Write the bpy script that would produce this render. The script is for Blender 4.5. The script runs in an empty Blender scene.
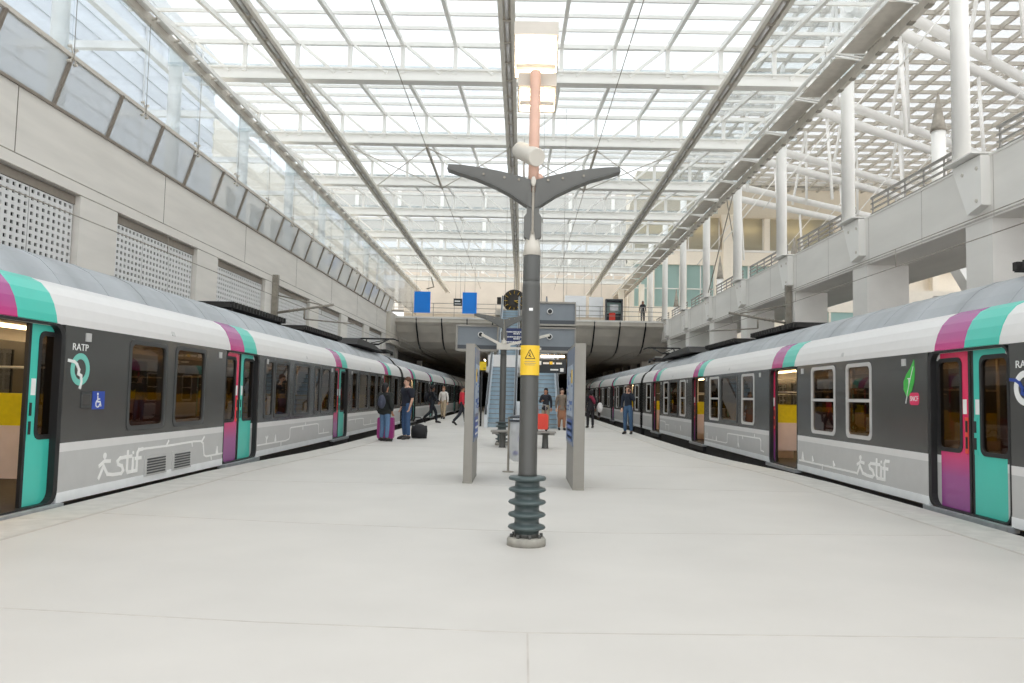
import bpy, bmesh, math, random
from mathutils import Vector, Matrix
random.seed(4)
PI = math.pi
SC = bpy.context.scene
COL = SC.collection

# ------------------------------------------------------------------ materials
def new_mat(name):
    m = bpy.data.materials.new(name); m.use_nodes = True
    nt = m.node_tree; nt.nodes.clear()
    out = nt.nodes.new('ShaderNodeOutputMaterial')
    return m, nt, out

def srgb(r, g, b):
    f = lambda c: (c/255/12.92) if c/255 <= .04045 else ((c/255+.055)/1.055)**2.4
    return (f(r), f(g), f(b), 1)

def mat(name, rgb, rough=.6, metal=0., noise=0., nscale=6., bump=0., spec=.5, stretch=(1,1,1)):
    m, nt, out = new_mat(name)
    b = nt.nodes.new('ShaderNodeBsdfPrincipled')
    b.inputs['Roughness'].default_value = rough
    b.inputs['Metallic'].default_value = metal
    b.inputs['Specular IOR Level'].default_value = spec
    c = srgb(*rgb)
    nt.links.new(b.outputs[0], out.inputs[0])
    tc = nt.nodes.new('ShaderNodeTexCoord'); mp = nt.nodes.new('ShaderNodeMapping')
    mp.inputs['Scale'].default_value = stretch
    nt.links.new(tc.outputs['Object'], mp.inputs[0])
    n = nt.nodes.new('ShaderNodeTexNoise'); n.inputs['Scale'].default_value = nscale
    n.inputs['Detail'].default_value = 6
    nt.links.new(mp.outputs[0], n.inputs['Vector'])
    r = nt.nodes.new('ShaderNodeValToRGB')
    lo = tuple(x*(1-noise) for x in c[:3])+(1,); hi = tuple(min(1, x*(1+noise*.6)) for x in c[:3])+(1,)
    r.color_ramp.elements[0].color = lo; r.color_ramp.elements[0].position = .3
    r.color_ramp.elements[1].color = hi; r.color_ramp.elements[1].position = .7
    nt.links.new(n.outputs['Fac'], r.inputs[0]); nt.links.new(r.outputs[0], b.inputs['Base Color'])
    if bump > 0:
        bp = nt.nodes.new('ShaderNodeBump'); bp.inputs['Strength'].default_value = bump
        bp.inputs['Distance'].default_value = .02
        nt.links.new(n.outputs['Fac'], bp.inputs['Height']); nt.links.new(bp.outputs[0], b.inputs['Normal'])
    return m

def glass(name, tint, refl=1.45, rough=.02, veil=0., veilcol=(200,200,200)):
    """clear sheet glass: coloured transmission, Fresnel reflection and a pale film that lightens it"""
    m, nt, out = new_mat(name)
    t = nt.nodes.new('ShaderNodeBsdfTransparent'); t.inputs[0].default_value = (*tint, 1)
    g = nt.nodes.new('ShaderNodeBsdfGlossy'); g.inputs['Roughness'].default_value = rough
    f0 = ((refl-1)/(refl+1))**2                      # Schlick reflectance, the same from both sides of the sheet
    ge = nt.nodes.new('ShaderNodeNewGeometry'); vd = nt.nodes.new('ShaderNodeVectorMath'); vd.operation = 'DOT_PRODUCT'
    nt.links.new(ge.outputs['Incoming'], vd.inputs[0]); nt.links.new(ge.outputs['Normal'], vd.inputs[1])
    def op(kind, a, b=None):
        n = nt.nodes.new('ShaderNodeMath'); n.operation = kind
        for i, v in enumerate((a, b)):
            if v is None: continue
            if isinstance(v, (int, float)): n.inputs[i].default_value = v
            else: nt.links.new(v, n.inputs[i])
        return n.outputs[0]
    fr = op('ADD', f0, op('MULTIPLY', 1-f0, op('POWER', op('SUBTRACT', 1.0, op('ABSOLUTE', vd.outputs['Value'])), 5.0)))
    mx = nt.nodes.new('ShaderNodeMixShader')
    nt.links.new(fr, mx.inputs[0]); nt.links.new(t.outputs[0], mx.inputs[1]); nt.links.new(g.outputs[0], mx.inputs[2])
    last = mx
    if veil:
        d = nt.nodes.new('ShaderNodeBsdfDiffuse'); d.inputs[0].default_value = srgb(*veilcol)
        tr = nt.nodes.new('ShaderNodeBsdfTranslucent'); tr.inputs[0].default_value = srgb(*veilcol)
        ad = nt.nodes.new('ShaderNodeMixShader'); ad.inputs[0].default_value = .5
        nt.links.new(d.outputs[0], ad.inputs[1]); nt.links.new(tr.outputs[0], ad.inputs[2])
        m2 = nt.nodes.new('ShaderNodeMixShader'); m2.inputs[0].default_value = veil
        nt.links.new(mx.outputs[0], m2.inputs[1]); nt.links.new(ad.outputs[0], m2.inputs[2]); last = m2
    nt.links.new(last.outputs[0], out.inputs[0])
    return m

def emit(name, rgb, s):
    m, nt, out = new_mat(name)
    e = nt.nodes.new('ShaderNodeEmission'); e.inputs[0].default_value = srgb(*rgb); e.inputs[1].default_value = s
    nt.links.new(e.outputs[0], out.inputs[0])
    return m

def zgrad(name, stops, rough=.25):
    """livery paint whose hue changes with the height on the car: stops = [(z, rgb)]"""
    m, nt, out = new_mat(name)
    b = nt.nodes.new('ShaderNodeBsdfPrincipled'); b.inputs['Roughness'].default_value = rough
    tc = nt.nodes.new('ShaderNodeTexCoord'); sp = nt.nodes.new('ShaderNodeSeparateXYZ')
    mr = nt.nodes.new('ShaderNodeMapRange')
    z0, z1 = stops[0][0], stops[-1][0]
    mr.inputs['From Min'].default_value = z0; mr.inputs['From Max'].default_value = z1
    r = nt.nodes.new('ShaderNodeValToRGB')
    els = r.color_ramp.elements
    while len(els) < len(stops): els.new(.5)
    for e, (z, c) in zip(els, stops):
        e.position = (z-z0)/(z1-z0); e.color = srgb(*c)
    nt.links.new(tc.outputs['Object'], sp.inputs[0]); nt.links.new(sp.outputs['Z'], mr.inputs['Value'])
    nt.links.new(mr.outputs[0], r.inputs[0]); nt.links.new(r.outputs[0], b.inputs['Base Color'])
    nt.links.new(b.outputs[0], out.inputs[0])
    return m

M = dict(
    floor=mat('platform_concrete', (197,193,187), .55, noise=.05, nscale=.9, bump=.02),
    edge=mat('platform_edge_stone', (194,191,185), .7, noise=.12, nscale=5, bump=.1),
    joint=mat('joint_mortar', (188,182,175), .9, noise=.15, nscale=4),
    conc=mat('pale_board_concrete', (224,219,211), .8, noise=.08, nscale=1.6, bump=.05, stretch=(1,.25,2)),
    conc2=mat('grey_parapet_concrete', (232,229,223), .8, noise=.06, nscale=1.2, bump=.05, stretch=(1,.3,1.5)),
    soffit=mat('bridge_soffit_concrete', (206,199,188), .8, noise=.12, nscale=.8, bump=.05),
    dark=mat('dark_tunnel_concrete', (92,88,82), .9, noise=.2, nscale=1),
    ballast=mat('track_ballast', (78,72,66), .95, noise=.4, nscale=18, bump=.4),
    groove=mat('groove_shadow_gap', (120,113,102), .9),
    perf=mat('perforated_grey_metal', (222,221,219), .55, noise=.04),
    hole=mat('hole_shade', (36,36,36), .9),  # near-black colour stands in for the shade inside the perforations
    steelw=mat('white_painted_steel', (240,238,233), .45, noise=.02, nscale=2),
    steelb=mat('beige_grey_steel', (206,199,188), .5, noise=.1, nscale=4),
    steeld=mat('weathered_steel', (150,143,131), .55, noise=.3, nscale=5),
    mull=mat('bronze_mullion', (140,130,118), .5, noise=.1),
    channel=mat('rail_channel_paint', (228,223,212), .5, noise=.08, nscale=4), galv=mat('galvanised_rail', (150,147,142), .4, metal=.6, noise=.15),
    black=mat('black_rubber', (30,30,31), .5),
    charcoal=mat('charcoal_paint', (86,87,84), .4, noise=.08, nscale=3),
    pole2=mat('post_charcoal', (82,82,79), .38, noise=.06, nscale=3),
    green=mat('insulator_green_grey', (74,86,86), .35, noise=.15, nscale=8),
    basec=mat('post_foot_concrete', (158,155,146), .9, noise=.2, nscale=12, bump=.2),
    wing=mat('wing_dark_plate', (98,98,94), .45, noise=.1, nscale=4),
    beigepaint=mat('putty_paint', (206,201,190), .5, noise=.06),
    pinkpost=mat('lamplit_pink_post', (216,176,156), .5, noise=.08),  # pink holds the floodlights' glow on the mast; also tints some litter
    totem=mat('totem_warm_grey', (146,142,134), .45, noise=.05),
    boxgrey=mat('display_housing_grey', (122,129,135), .45, noise=.05),
    boxdark=mat('display_housing_dark', (66,71,76), .45),
    blue=mat('signal_blue', (0,130,232), .4), navy=mat('navy_sign', (30,44,92), .4),
    nearblack=mat('sign_black', (40,44,48), .4), white=mat('clean_white', (236,236,234), .45),
    yellow=mat('sign_yellow', (238,196,52), .45, noise=.04), ink=mat('ink_black', (40,34,28), .6),
    brightyellow=mat('bright_yellow_box', (236,200,20), .45),
    mapblue=mat('map_blue', (44,92,168), .35), mapgrey=mat('map_frame_grey', (112,126,148), .35), mappaper=mat('map_paper', (188,200,214), .35, noise=.25, nscale=14),
    # train
    tdark=mat('car_dark_band', (78,78,76), .2, noise=.05, nscale=2), twhite=mat('car_white_paint', (222,220,218), .3, noise=.02),
    tgrey=mat('car_grey_paint', (192,191,189), .35, noise=.03), tsill=mat('car_pale_sill', (238,240,240), .35, noise=.06, nscale=5),
    troof=mat('car_roof_metal', (164,168,172), .4, metal=.15, noise=.22, nscale=1.6, stretch=(.1,1,.1)),  # stretched noise paints blurred reflection bands into the roof colour
    tmint=mat('door_mint', (70,196,178), .28, noise=.03, nscale=2),
    tframe=mat('window_frame_silver', (205,203,200), .35, metal=.2), tframed=mat('window_frame_dark', (64,66,66), .35),
    under=mat('underframe_black', (44,42,40), .8, noise=.3, nscale=6),
    step=mat('door_step_metal', (176,180,182), .4, metal=.3, noise=.15, nscale=9),
    ribbon=mat('livery_pale_line', (240,239,236), .35), iwall=mat('car_lining_cream', (222,206,204), .5, noise=.05),
    iceil=mat('car_ceiling_white', (232,222,206), .5), ifloor=mat('car_floor_dark', (70,70,76), .6, noise=.2, nscale=20),
    seat=mat('seat_mustard', (216,200,10), .6, noise=.1, nscale=14), seatp=mat('seat_plum', (120,60,60), .7, noise=.1),
    ilamp=emit('car_ceiling_lamp', (255,216,160), 5.0),
    tunnellamp=emit('added_tunnel_light', (255,244,224), 9.0), halllamp=emit('hall_lamp', (255,232,190), 1.6), floodlamp=emit('floodlight_lamp', (255,236,205), 26.0),
    magenta=zgrad('livery_magenta', [(0,(140,70,138)), (.45,(158,72,140)), (.85,(226,56,104)), (2.06,(226,54,96))]),
    magtop=zgrad('livery_magenta_top', [(2.0,(206,52,126)), (2.2,(176,66,136)), (2.6,(154,84,146))]),
    logomint=mat('emblem_mint', (120,200,186), .35), logoblue=mat('emblem_blue', (40,70,150), .35), stickblue=mat('sticker_blue', (40,74,168), .35),
    leaf=mat('leaf_green', (64,186,74), .35, noise=.15, nscale=9), pink=mat('badge_pink', (222,44,96), .35),
    red=mat('case_red', (226,70,52), .45, noise=.06), purple=mat('case_magenta', (166,56,128), .4, noise=.08),
    metal=mat('brushed_steel', (170,172,172), .35, metal=.8, noise=.1),
    escstep=mat('step_blue_grey', (160,180,192), .5, noise=.1), escside=mat('balustrade_white', (224,228,232), .4),
    bark=mat('duffel_black', (34,34,36), .7, noise=.2),
    facade=mat('terminal_cream_render', (244,235,219), .7, noise=.03), beigewall=mat('hall_back_wall', (212,203,190), .8, noise=.08, nscale=.7),
    rib=mat('ribbed_blue_grey', (224,227,231), .5, noise=.04, nscale=2, stretch=(1,.1,4)),
    dwhite=mat('hanging_board_white', (248,249,251), .4),
    wood=mat('bench_slat_grey', (150,146,140), .6, noise=.15, nscale=7),
)
M['glassroof'] = glass('roof_glass', (.94,.965,.97), 1.3, .05, .10, (222,224,226))
M['glasscanopy'] = glass('canopy_glass', (.92,.94,.95), 1.3, .1, .35, (226,226,224))
M['glassscreen'] = glass('screen_glass', (.90,.94,.97), 1.3, .02, .06)
M['glassgrey'] = glass('grey_parapet_glass', (.80,.83,.86), 1.4, .06, .38, (226,228,228))
M['trainglass'] = glass('car_tinted_glass', (.42,.37,.30), 1.42, .015)
M['doorglass'] = glass('door_tinted_glass', (.40,.35,.28), 1.38, .02)
M['teal'] = glass('terminal_teal_glass', (.40,.62,.62), 1.5, .04, .9, (206,230,226))
M['tealdim'] = glass('terminal_upper_glass', (.62,.62,.54), 1.5, .04, .8, (220,216,200))
M['lampglass'] = glass('floodlight_glass', (.95,.94,.92), 1.4, .05, .2, (240,236,228))
M['bag'] = glass('clear_bag', (.85,.87,.88), 1.2, .2, .5, (236,236,236))
M['clearglass'] = glass('clear_case_glass', (.7,.8,.8), 1.45, .02)

# ------------------------------------------------------------------ mesh collector
class MB:
    def __init__(self): self.v = []; self.f = []; self.m = []; self.sm = []
    def add(self, vs, fs, mi=0, smooth=False):
        b = len(self.v); self.v += [tuple(p) for p in vs]
        for f in fs: self.f.append(tuple(b+i for i in f)); self.m.append(mi); self.sm.append(smooth)
        return self
    def hexa(self, p, mi=0):
        return self.add(p, [(0,1,2,3),(4,7,6,5),(0,4,5,1),(1,5,6,2),(2,6,7,3),(3,7,4,0)], mi)
    def box(self, x0, x1, y0, y1, z0, z1, mi=0):
        return self.hexa([(x0,y0,z0),(x1,y0,z0),(x1,y1,z0),(x0,y1,z0),(x0,y0,z1),(x1,y0,z1),(x1,y1,z1),(x0,y1,z1)], mi)
    def bar(self, a, b, w, h, mi=0, up=(0,0,1)):
        a = Vector(a); b = Vector(b); d = (b-a).normalized(); up = Vector(up)
        if abs(d.dot(up)) > .98: up = Vector((0,1,0)) if abs(d.y) < .9 else Vector((1,0,0))
        s = d.cross(up).normalized()*w/2; u = s.cross(d).normalized()*h/2
        return self.hexa([a-s-u, a+s-u, a+s+u, a-s+u, b-s-u, b+s-u, b+s+u, b-s+u], mi)
    def tube(self, pts, r, n=8, mi=0, cap=True, smooth=True):
        pts = [Vector(p) for p in pts]; rs = r if isinstance(r, (list, tuple)) else [r]*len(pts)
        vs = []; fs = []; prev = None
        for i, p in enumerate(pts):
            d = (pts[min(i+1, len(pts)-1)]-pts[max(i-1, 0)]).normalized()
            if prev is None:
                a = Vector((0,0,1)) if abs(d.z) < .9 else Vector((1,0,0)); s = d.cross(a).normalized()
            else:
                s = (prev-d*prev.dot(d)).normalized()
            prev = s; u = d.cross(s)
            for k in range(n):
                t = 2*PI*k/n; vs.append(p+(s*math.cos(t)+u*math.sin(t))*rs[i])
        for i in range(len(pts)-1):
            for k in range(n):
                fs.append((i*n+k, i*n+(k+1) % n, (i+1)*n+(k+1) % n, (i+1)*n+k))
        self.add(vs, fs, mi, smooth)
        if cap:
            b = len(self.v)-len(vs)
            self.f.append(tuple(b+k for k in range(n))[::-1]); self.f.append(tuple(b+(len(pts)-1)*n+k for k in range(n)))
            self.m += [mi, mi]; self.sm += [False, False]
        return self
    def lathe(self, prof, c=(0,0,0), n=24, mi=0, smooth=True, axis='z'):
        vs = []; fs = []
        for (r, z) in prof:
            for k in range(n):
                t = 2*PI*k/n; p = (r*math.cos(t), r*math.sin(t), z)
                if axis == 'y': p = (p[0], p[2], p[1])
                if axis == 'x': p = (p[2], p[0], p[1])
                vs.append((c[0]+p[0], c[1]+p[1], c[2]+p[2]))
        for i in range(len(prof)-1):
            for k in range(n): fs.append((i*n+k, i*n+(k+1) % n, (i+1)*n+(k+1) % n, (i+1)*n+k))
        self.add(vs, fs, mi, smooth)
        b = len(self.v)-len(vs)
        self.f += [tuple(b+k for k in range(n))[::-1], tuple(b+(len(prof)-1)*n+k for k in range(n))]
        self.m += [mi, mi]; self.sm += [False, False]
        return self
    def ell(self, c, r, n=12, m=8, mi=0, rot=None):
        vs = []; fs = []
        for i in range(m+1):
            ph = PI*i/m
            for k in range(n):
                t = 2*PI*k/n
                p = Vector((r[0]*math.sin(ph)*math.cos(t), r[1]*math.sin(ph)*math.sin(t), r[2]*math.cos(ph)))
                if rot: p = rot @ p
                vs.append(p+Vector(c))
        for i in range(m):
            for k in range(n): fs.append((i*n+k, i*n+(k+1) % n, (i+1)*n+(k+1) % n, (i+1)*n+k))
        return self.add(vs, fs, mi, True)
    def prism(self, pts, off, mi=0):
        """closed polygon (3-D points) pushed along the vector off"""
        n = len(pts); off = Vector(off); a = [Vector(p) for p in pts]
        vs = a+[p+off for p in a]
        fs = [tuple(range(n))[::-1], tuple(range(n, 2*n))]+[(i, (i+1) % n, n+(i+1) % n, n+i) for i in range(n)]
        return self.add(vs, fs, mi)
    def ring(self, outer, inner, off, mi=0):
        n = len(outer); off = Vector(off)
        o = [Vector(p) for p in outer]; q = [Vector(p) for p in inner]
        vs = o+q+[p+off for p in o]+[p+off for p in q]; fs = []
        for i in range(n):
            j = (i+1) % n
            fs += [(i, j, n+j, n+i), (2*n+i, 3*n+i, 3*n+j, 2*n+j), (i, 2*n+i, 2*n+j, j), (n+i, n+j, 3*n+j, 3*n+i)]
        return self.add(vs, fs, mi)
    def build(self, name, mats, parent=None, origin=None):
        if not isinstance(mats, (list, tuple)): mats = [mats]
        o0 = Vector(origin) if origin is not None else (Vector(parent['_o']) if parent is not None and '_o' in parent else Vector((0,0,0)))
        me = bpy.data.meshes.new(name)
        me.from_pydata([tuple(Vector(p)-o0) for p in self.v], [], self.f)
        for m in mats: me.materials.append(m)
        me.polygons.foreach_set('material_index', self.m); me.polygons.foreach_set('use_smooth', self.sm)
        bm = bmesh.new(); bm.from_mesh(me); bmesh.ops.recalc_face_normals(bm, faces=bm.faces); bm.to_mesh(me); bm.free()
        me.update()
        o = bpy.data.objects.new(name, me); COL.objects.link(o)
        if parent is not None: o.parent = parent; o['_o'] = tuple(o0)
        elif origin is not None: o.location = o0
        return o

def tag(o, label, cat, group=None, kind=None):
    if label: o['label'] = label
    if cat: o['category'] = cat
    if group: o['group'] = group
    if kind: o['kind'] = kind
    return o
def empty(name, loc, label, cat, group=None, kind=None):
    o = bpy.data.objects.new(name, None); COL.objects.link(o); o.location = loc; o.empty_display_size = .2
    o['_o'] = tuple(loc)
    return tag(o, label, cat, group, kind)
def copy_tree(root, loc, label=None):
    c = root.copy(); COL.objects.link(c); c.location = loc
    if label: c['label'] = label
    for ch in list(root.children):
        d = ch.copy(); COL.objects.link(d); d.parent = c
        for g in ch.children:
            e = g.copy(); COL.objects.link(e); e.parent = d
    return c
def struct(o, label=None, group=None, cat=None): return tag(o, label, cat, group, 'structure')
ORD = ['first','second','third','fourth','fifth','sixth','seventh','eighth','ninth','tenth','eleventh','twelfth','thirteenth','fourteenth','fifteenth','sixteenth','seventeenth','eighteenth','nineteenth','twentieth','twenty-first','twenty-second','twenty-third','twenty-fourth','twenty-fifth','twenty-sixth','twenty-seventh','twenty-eighth','twenty-ninth','thirtieth']

def rrect(c, w, h, r, n=5):
    pts = []
    for (sx, sy, a0) in ((1,1,0), (-1,1,PI/2), (-1,-1,PI), (1,-1,1.5*PI)):
        for i in range(n+1):
            a = a0+PI/2*i/n
            pts.append((c[0]+sx*(w/2-r)+r*math.cos(a), c[1]+sy*(h/2-r)+r*math.sin(a)))
    return pts
def text_mesh(s, size):
    cu = bpy.data.curves.new('txt', 'FONT'); cu.body = s; cu.size = size; cu.align_x = 'CENTER'; cu.align_y = 'CENTER'; cu.extrude = .002
    o = bpy.data.objects.new('txt', cu); COL.objects.link(o)
    dg = bpy.context.evaluated_depsgraph_get(); me = bpy.data.meshes.new_from_object(o.evaluated_get(dg))
    vs = [v.co.copy() for v in me.vertices]; fs = [tuple(p.vertices) for p in me.polygons]
    bpy.data.objects.remove(o); return vs, fs
def put_text(mb, s, size, fn, mi=0, sx=1.):
    vs, fs = text_mesh(s, size)
    mb.add([fn(v.x*sx, v.y, v.z) for v in vs], fs, mi)

# ------------------------------------------------------------------ camera and light
cam = bpy.data.cameras.new('camera'); cam.lens = 796/1024*36; cam.sensor_width = 36; cam.clip_end = 600
co = bpy.data.objects.new('camera', cam); COL.objects.link(co); SC.camera = co
co.matrix_world = Matrix.Translation((0,0,1.35)) @ Matrix.Rotation(.0137,4,'Z') @ Matrix.Rotation(PI/2+.06749,4,'X') @ Matrix.Rotation(.02163,4,'Z')

w = bpy.data.worlds.new('overcast_sky'); SC.world = w; w.use_nodes = True
nt = w.node_tree; nt.nodes.clear()
bg = nt.nodes.new('ShaderNodeBackground'); wo = nt.nodes.new('ShaderNodeOutputWorld')
sky = nt.nodes.new('ShaderNodeTexSky'); sky.sky_type = 'HOSEK_WILKIE'; sky.turbidity = 9; sky.sun_direction = (.3,-.35,.88)
mixc = nt.nodes.new('ShaderNodeMixRGB'); mixc.inputs[0].default_value = .94; mixc.inputs[2].default_value = (.97,.98,1,1)
nt.links.new(sky.outputs[0], mixc.inputs[1]); nt.links.new(mixc.outputs[0], bg.inputs[0]); nt.links.new(bg.outputs[0], wo.inputs[0])
bg.inputs[1].default_value = 1.0
sun = bpy.data.lights.new('sun_through_cloud', 'SUN'); sun.energy = .5; sun.angle = math.radians(50); sun.color = (1,.97,.93)
so = bpy.data.objects.new('sun_through_cloud', sun); COL.objects.link(so); so.rotation_euler = (math.radians(22), math.radians(10), 0)

vs_ = SC.view_settings
SC.display_settings.display_device = 'sRGB'
vs_.view_transform = 'Standard'; vs_.look = 'None'; vs_.gamma = 1; vs_.exposure = 0.9; vs_.use_curve_mapping = False
SC.cycles.transparent_max_bounces = 32; SC.cycles.max_bounces = 8; SC.cycles.diffuse_bounces = 5
SC.cycles.use_denoising = True; SC.cycles.sample_clamp_indirect = 4

# ------------------------------------------------------------------ platform and track beds
LE = [(-3,-5.11),(13,-5.11),(15,-4.98),(17.5,-4.74),(20,-4.62),(26,-4.55),(150,-4.55)]
RE = [(-3,5.20),(13.5,5.22),(15.5,5.08),(18,4.72),(20.5,4.52),(26,4.46),(150,4.42)]
def interp(t, y):
    for (a, b) in zip(t, t[1:]):
        if y <= b[0]: return a[1]+(b[1]-a[1])*(y-a[0])/(b[0]-a[0])
    return t[-1][1]
mb = MB()
ys = sorted(set([p[0] for p in LE]+[p[0] for p in RE]))
for y0, y1 in zip(ys, ys[1:]):
    a0, a1 = interp(LE, y0)+.62, interp(LE, y1)+.62; b0, b1 = interp(RE, y0)-.62, interp(RE, y1)-.62
    mb.hexa([(a0,y0,-1.2),(b0,y0,-1.2),(b1,y1,-1.2),(a1,y1,-1.2),(a0,y0,0),(b0,y0,0),(b1,y1,0),(a1,y1,0)])
struct(mb.build('floor', M['floor']), 'pale smooth concrete platform floor between the two trains')
for nm, T, s, lab in (('trim_1', LE, 1, 'paler stone edge strip of the platform along the train by the concrete wall'), ('trim_2', RE, -1, 'paler stone edge strip of the platform along the train by the open parapet')):
    mb = MB()
    for (p, q) in zip(T, T[1:]):
        n = max(1, round((q[0]-p[0])/1.2))
        for i in range(n):
            y0 = p[0]+(q[0]-p[0])*i/n; y1 = p[0]+(q[0]-p[0])*(i+1)/n-.008
            x0, x1 = interp(T, y0), interp(T, y1)
            e = [(x0,y0),(x0+s*.60,y0),(x1+s*.60,y1),(x1,y1)]
            mb.hexa([(x, y, -1.2) for x, y in e]+[(x, y, .006) for x, y in e])
    struct(mb.build(nm, M['edge']), lab)
    mb = MB()
    for (p, q) in zip(T, T[1:]):
        x0, x1 = p[1]+s*.60, q[1]+s*.60
        mb.hexa([(x0,p[0],-.1),(x0+s*.03,p[0],-.1),(x1+s*.03,q[0],-.1),(x1,q[0],-.1),(x0,p[0],.003),(x0+s*.03,p[0],.003),(x1+s*.03,q[0],.003),(x1,q[0],.003)])
    struct(mb.build('trim_3' if s > 0 else 'trim_4', M['joint']), 'thin mortar joint beside the edge strip on the %s side' % ('concrete wall' if s > 0 else 'open parapet'))
mb = MB()                                    # joints between the floor slabs (thin mortar fillets)
for (a, b) in (((-4.45,5.01),(-3.13,4.874)),((-3.13,4.874),(-1.52,4.72)),((-1.52,4.72),(.06,4.643)),((.06,4.643),(2.96,4.79)),((2.96,4.79),(4.5,4.88)),((-4.45,8.55),(-4.04,8.487)),((-4.04,8.487),(-2.24,8.225)),((-2.24,8.225),(-.39,8.063)),((-.39,8.063),(.81,8.055)),((.81,8.055),(4.5,8.40)),((-4.5,11.9),(4.6,12.1)),((-4.2,15.9),(4.2,16)),((-4,20.3),(4,20.5)),((-3.9,25.3),(3.9,25.5)),((-3.9,31.3),(3.9,31.5))):
    mb.bar((*a,0),(*b,0), .011, .004)
mb.bar((.06,4.643,0),(.05,-2,0), .011, .004)
struct(mb.build('trim_5', M['joint']), 'hairline joints between the big platform slabs')
struct(MB().box(-40,60,-6,150,-1.6,-1.2).build('ground', M['ballast']), 'dark ballast of the two track beds')

# ------------------------------------------------------------------ left concrete wall with perforated bays
WX = -10.05; BAY = 6.5
BAYS = [12.75+BAY*k for k in range(-2, 8)]           # each opening runs 4.9 m from here
mb = MB()
mb.box(WX-.7, WX, -4, 64, 5.63, 7.25)                 # spandrel
mb.box(WX-.7, WX, -4, 64, -1.2, .9)
prev = -4
for b in BAYS:
    if b-.03 > prev: mb.box(WX-.7, WX, prev, b, .9, 5.63)
    prev = max(prev, b+4.85)
mb.box(WX-.7, WX, prev, 64, .9, 5.63)
for k in range(-1, 18):                               # shallow shutter joints
    y = 15.2+6.5*k
    if -3 < y < 63: mb.box(WX, WX+.004, y, y+.025, 5.9, 7.25, 1)
struct(mb.build('wall_left', [M['conc'], M['groove'], M['joint']]), 'long beige concrete wall behind the train with the stickered end')
for i, b in enumerate(BAYS):
    root = empty('perforated_screen', (WX-.12, b, .9), 'perforated grey screen closing the %s opening of the beige wall from the camera' % ORD[i], 'screen', 'perforated screens in the beige wall', 'structure')
    MB().box(WX-.62, WX-.55, b, b+4.85, .9, 5.63).build('hole_shade_sheet', M['hole'], root)  # dark sheet added so the holes read as shaded
    for j in range(3):
        y0 = b+.06+j*1.59; y1 = y0+1.56; mb = MB(); x0, x1 = WX-.17, WX-.14
        nc = 8; nr = 19; zb, zt = 2.5, 5.42; hw, hh = .092, .078
        cs = [y0+(y1-y0)*(k+.5)/nc for k in range(nc)]; rs = [zb+(zt-zb)*(k+.5)/nr for k in range(nr)]
        mb.box(x0, x1, y0, y1, .9, zb)
        zz = zb
        for r in rs:
            mb.box(x0, x1, y0, y1, zz, r-hh/2); zz = r+hh/2; yy = y0
            for c in cs: mb.box(x0, x1, yy, c-hw/2, r-hh/2, r+hh/2); yy = c+hw/2
            mb.box(x0, x1, yy, y1, r-hh/2, r+hh/2)
        mb.box(x0, x1, y0, y1, zz, zt)
        mb.build('perforated_panel', M['perf'], root)
    mb = MB()
    mb.box(WX-.3, WX-.12, b, b+4.85, 5.43, 5.62)
    mb.build('head_channel', M['mull'], root)

# grey glass parapet leaning inwards on the wall and the clear screen above it
GX, GZ = -9.72, 8.31
PB = (WX+.0, 7.26)
n = 0
for k in range(-2, 22):
    y0 = 12.0+2.165*k; y1 = y0+2.165
    if y1 > 62.5 or y0 < 5: continue
    g = (GX-PB[0], GZ-PB[1])
    o = MB().hexa([(PB[0],y0+.05,PB[1]),(PB[0]-.02,y0+.05,PB[1]),(PB[0]-.02,y1-.02,PB[1]),(PB[0],y1-.02,PB[1]),
                   (GX,y0+.05,GZ),(GX-.02,y0+.05,GZ),(GX-.02,y1-.02,GZ),(GX,y1-.02,GZ)]).build('parapet_glass_pane', M['glassgrey'])
    struct(o, 'grey tinted parapet pane on the beige wall top, %s pane from the camera' % ORD[n], 'grey parapet panes on the wall top', 'glass pane')
    o = MB().bar((PB[0]+.01,y0,PB[1]),(GX+.02,y0,GZ), .07, .09, up=(1,0,0)).build('parapet_mullion', M['mull'])
    struct(o, 'slanted bronze mullion between parapet panes, %s from the camera' % ORD[n], 'bronze parapet mullions', 'mullion')
    n += 1
mb = MB(); mb.box(PB[0]-.05, PB[0]+.05, -4, 63, 7.23, 7.29); struct(mb.build('trim_6', M['mull']), 'bronze sill rail under the grey parapet panes')
mb = MB(); mb.box(GX-.05, GX+.05, -4, 63, GZ-.02, GZ+.07); struct(mb.build('trim_7', M['steelb']), 'slim rail along the top of the grey parapet panes')
n = 0
for k in range(0, 22):
    y0 = 6.6+3.25*k; y1 = y0+3.25
    if y1 > 74: break
    root = empty('glass_screen_pane', (GX, y0, GZ), 'tall clear pane of the side glass screen, %s from the camera' % ORD[n], 'glass pane', 'clear panes of the side glass screen', 'structure')
    MB().box(GX-.012, GX+.012, y0+.01, y1-.01, GZ+.07, 10.62).build('pane', M['glassscreen'], root)
    mb = MB()
    for (dy, dz) in ((-.12,.2),(.12,.2),(-.12,-.12),(.12,-.12)):
        mb.lathe([(.03,-.03),(.035,.0),(.03,.05)], (GX+.02,y0+dy,GZ+dz), 8, axis='x')
    mb.bar((GX+.05,y0-.12,GZ+.2),(GX+.05,y0+.12,GZ-.12), .02, .02); mb.bar((GX+.05,y0+.12,GZ+.2),(GX+.05,y0-.12,GZ-.12), .02, .02)
    mb.build('point_fixing', M['steelb'], root)
    MB().tube([(GX+.06,y0,GZ),(GX+.06,y0,10.6)], .008, 5).build('tension_rod', M['galv'], root)
    n += 1

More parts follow.
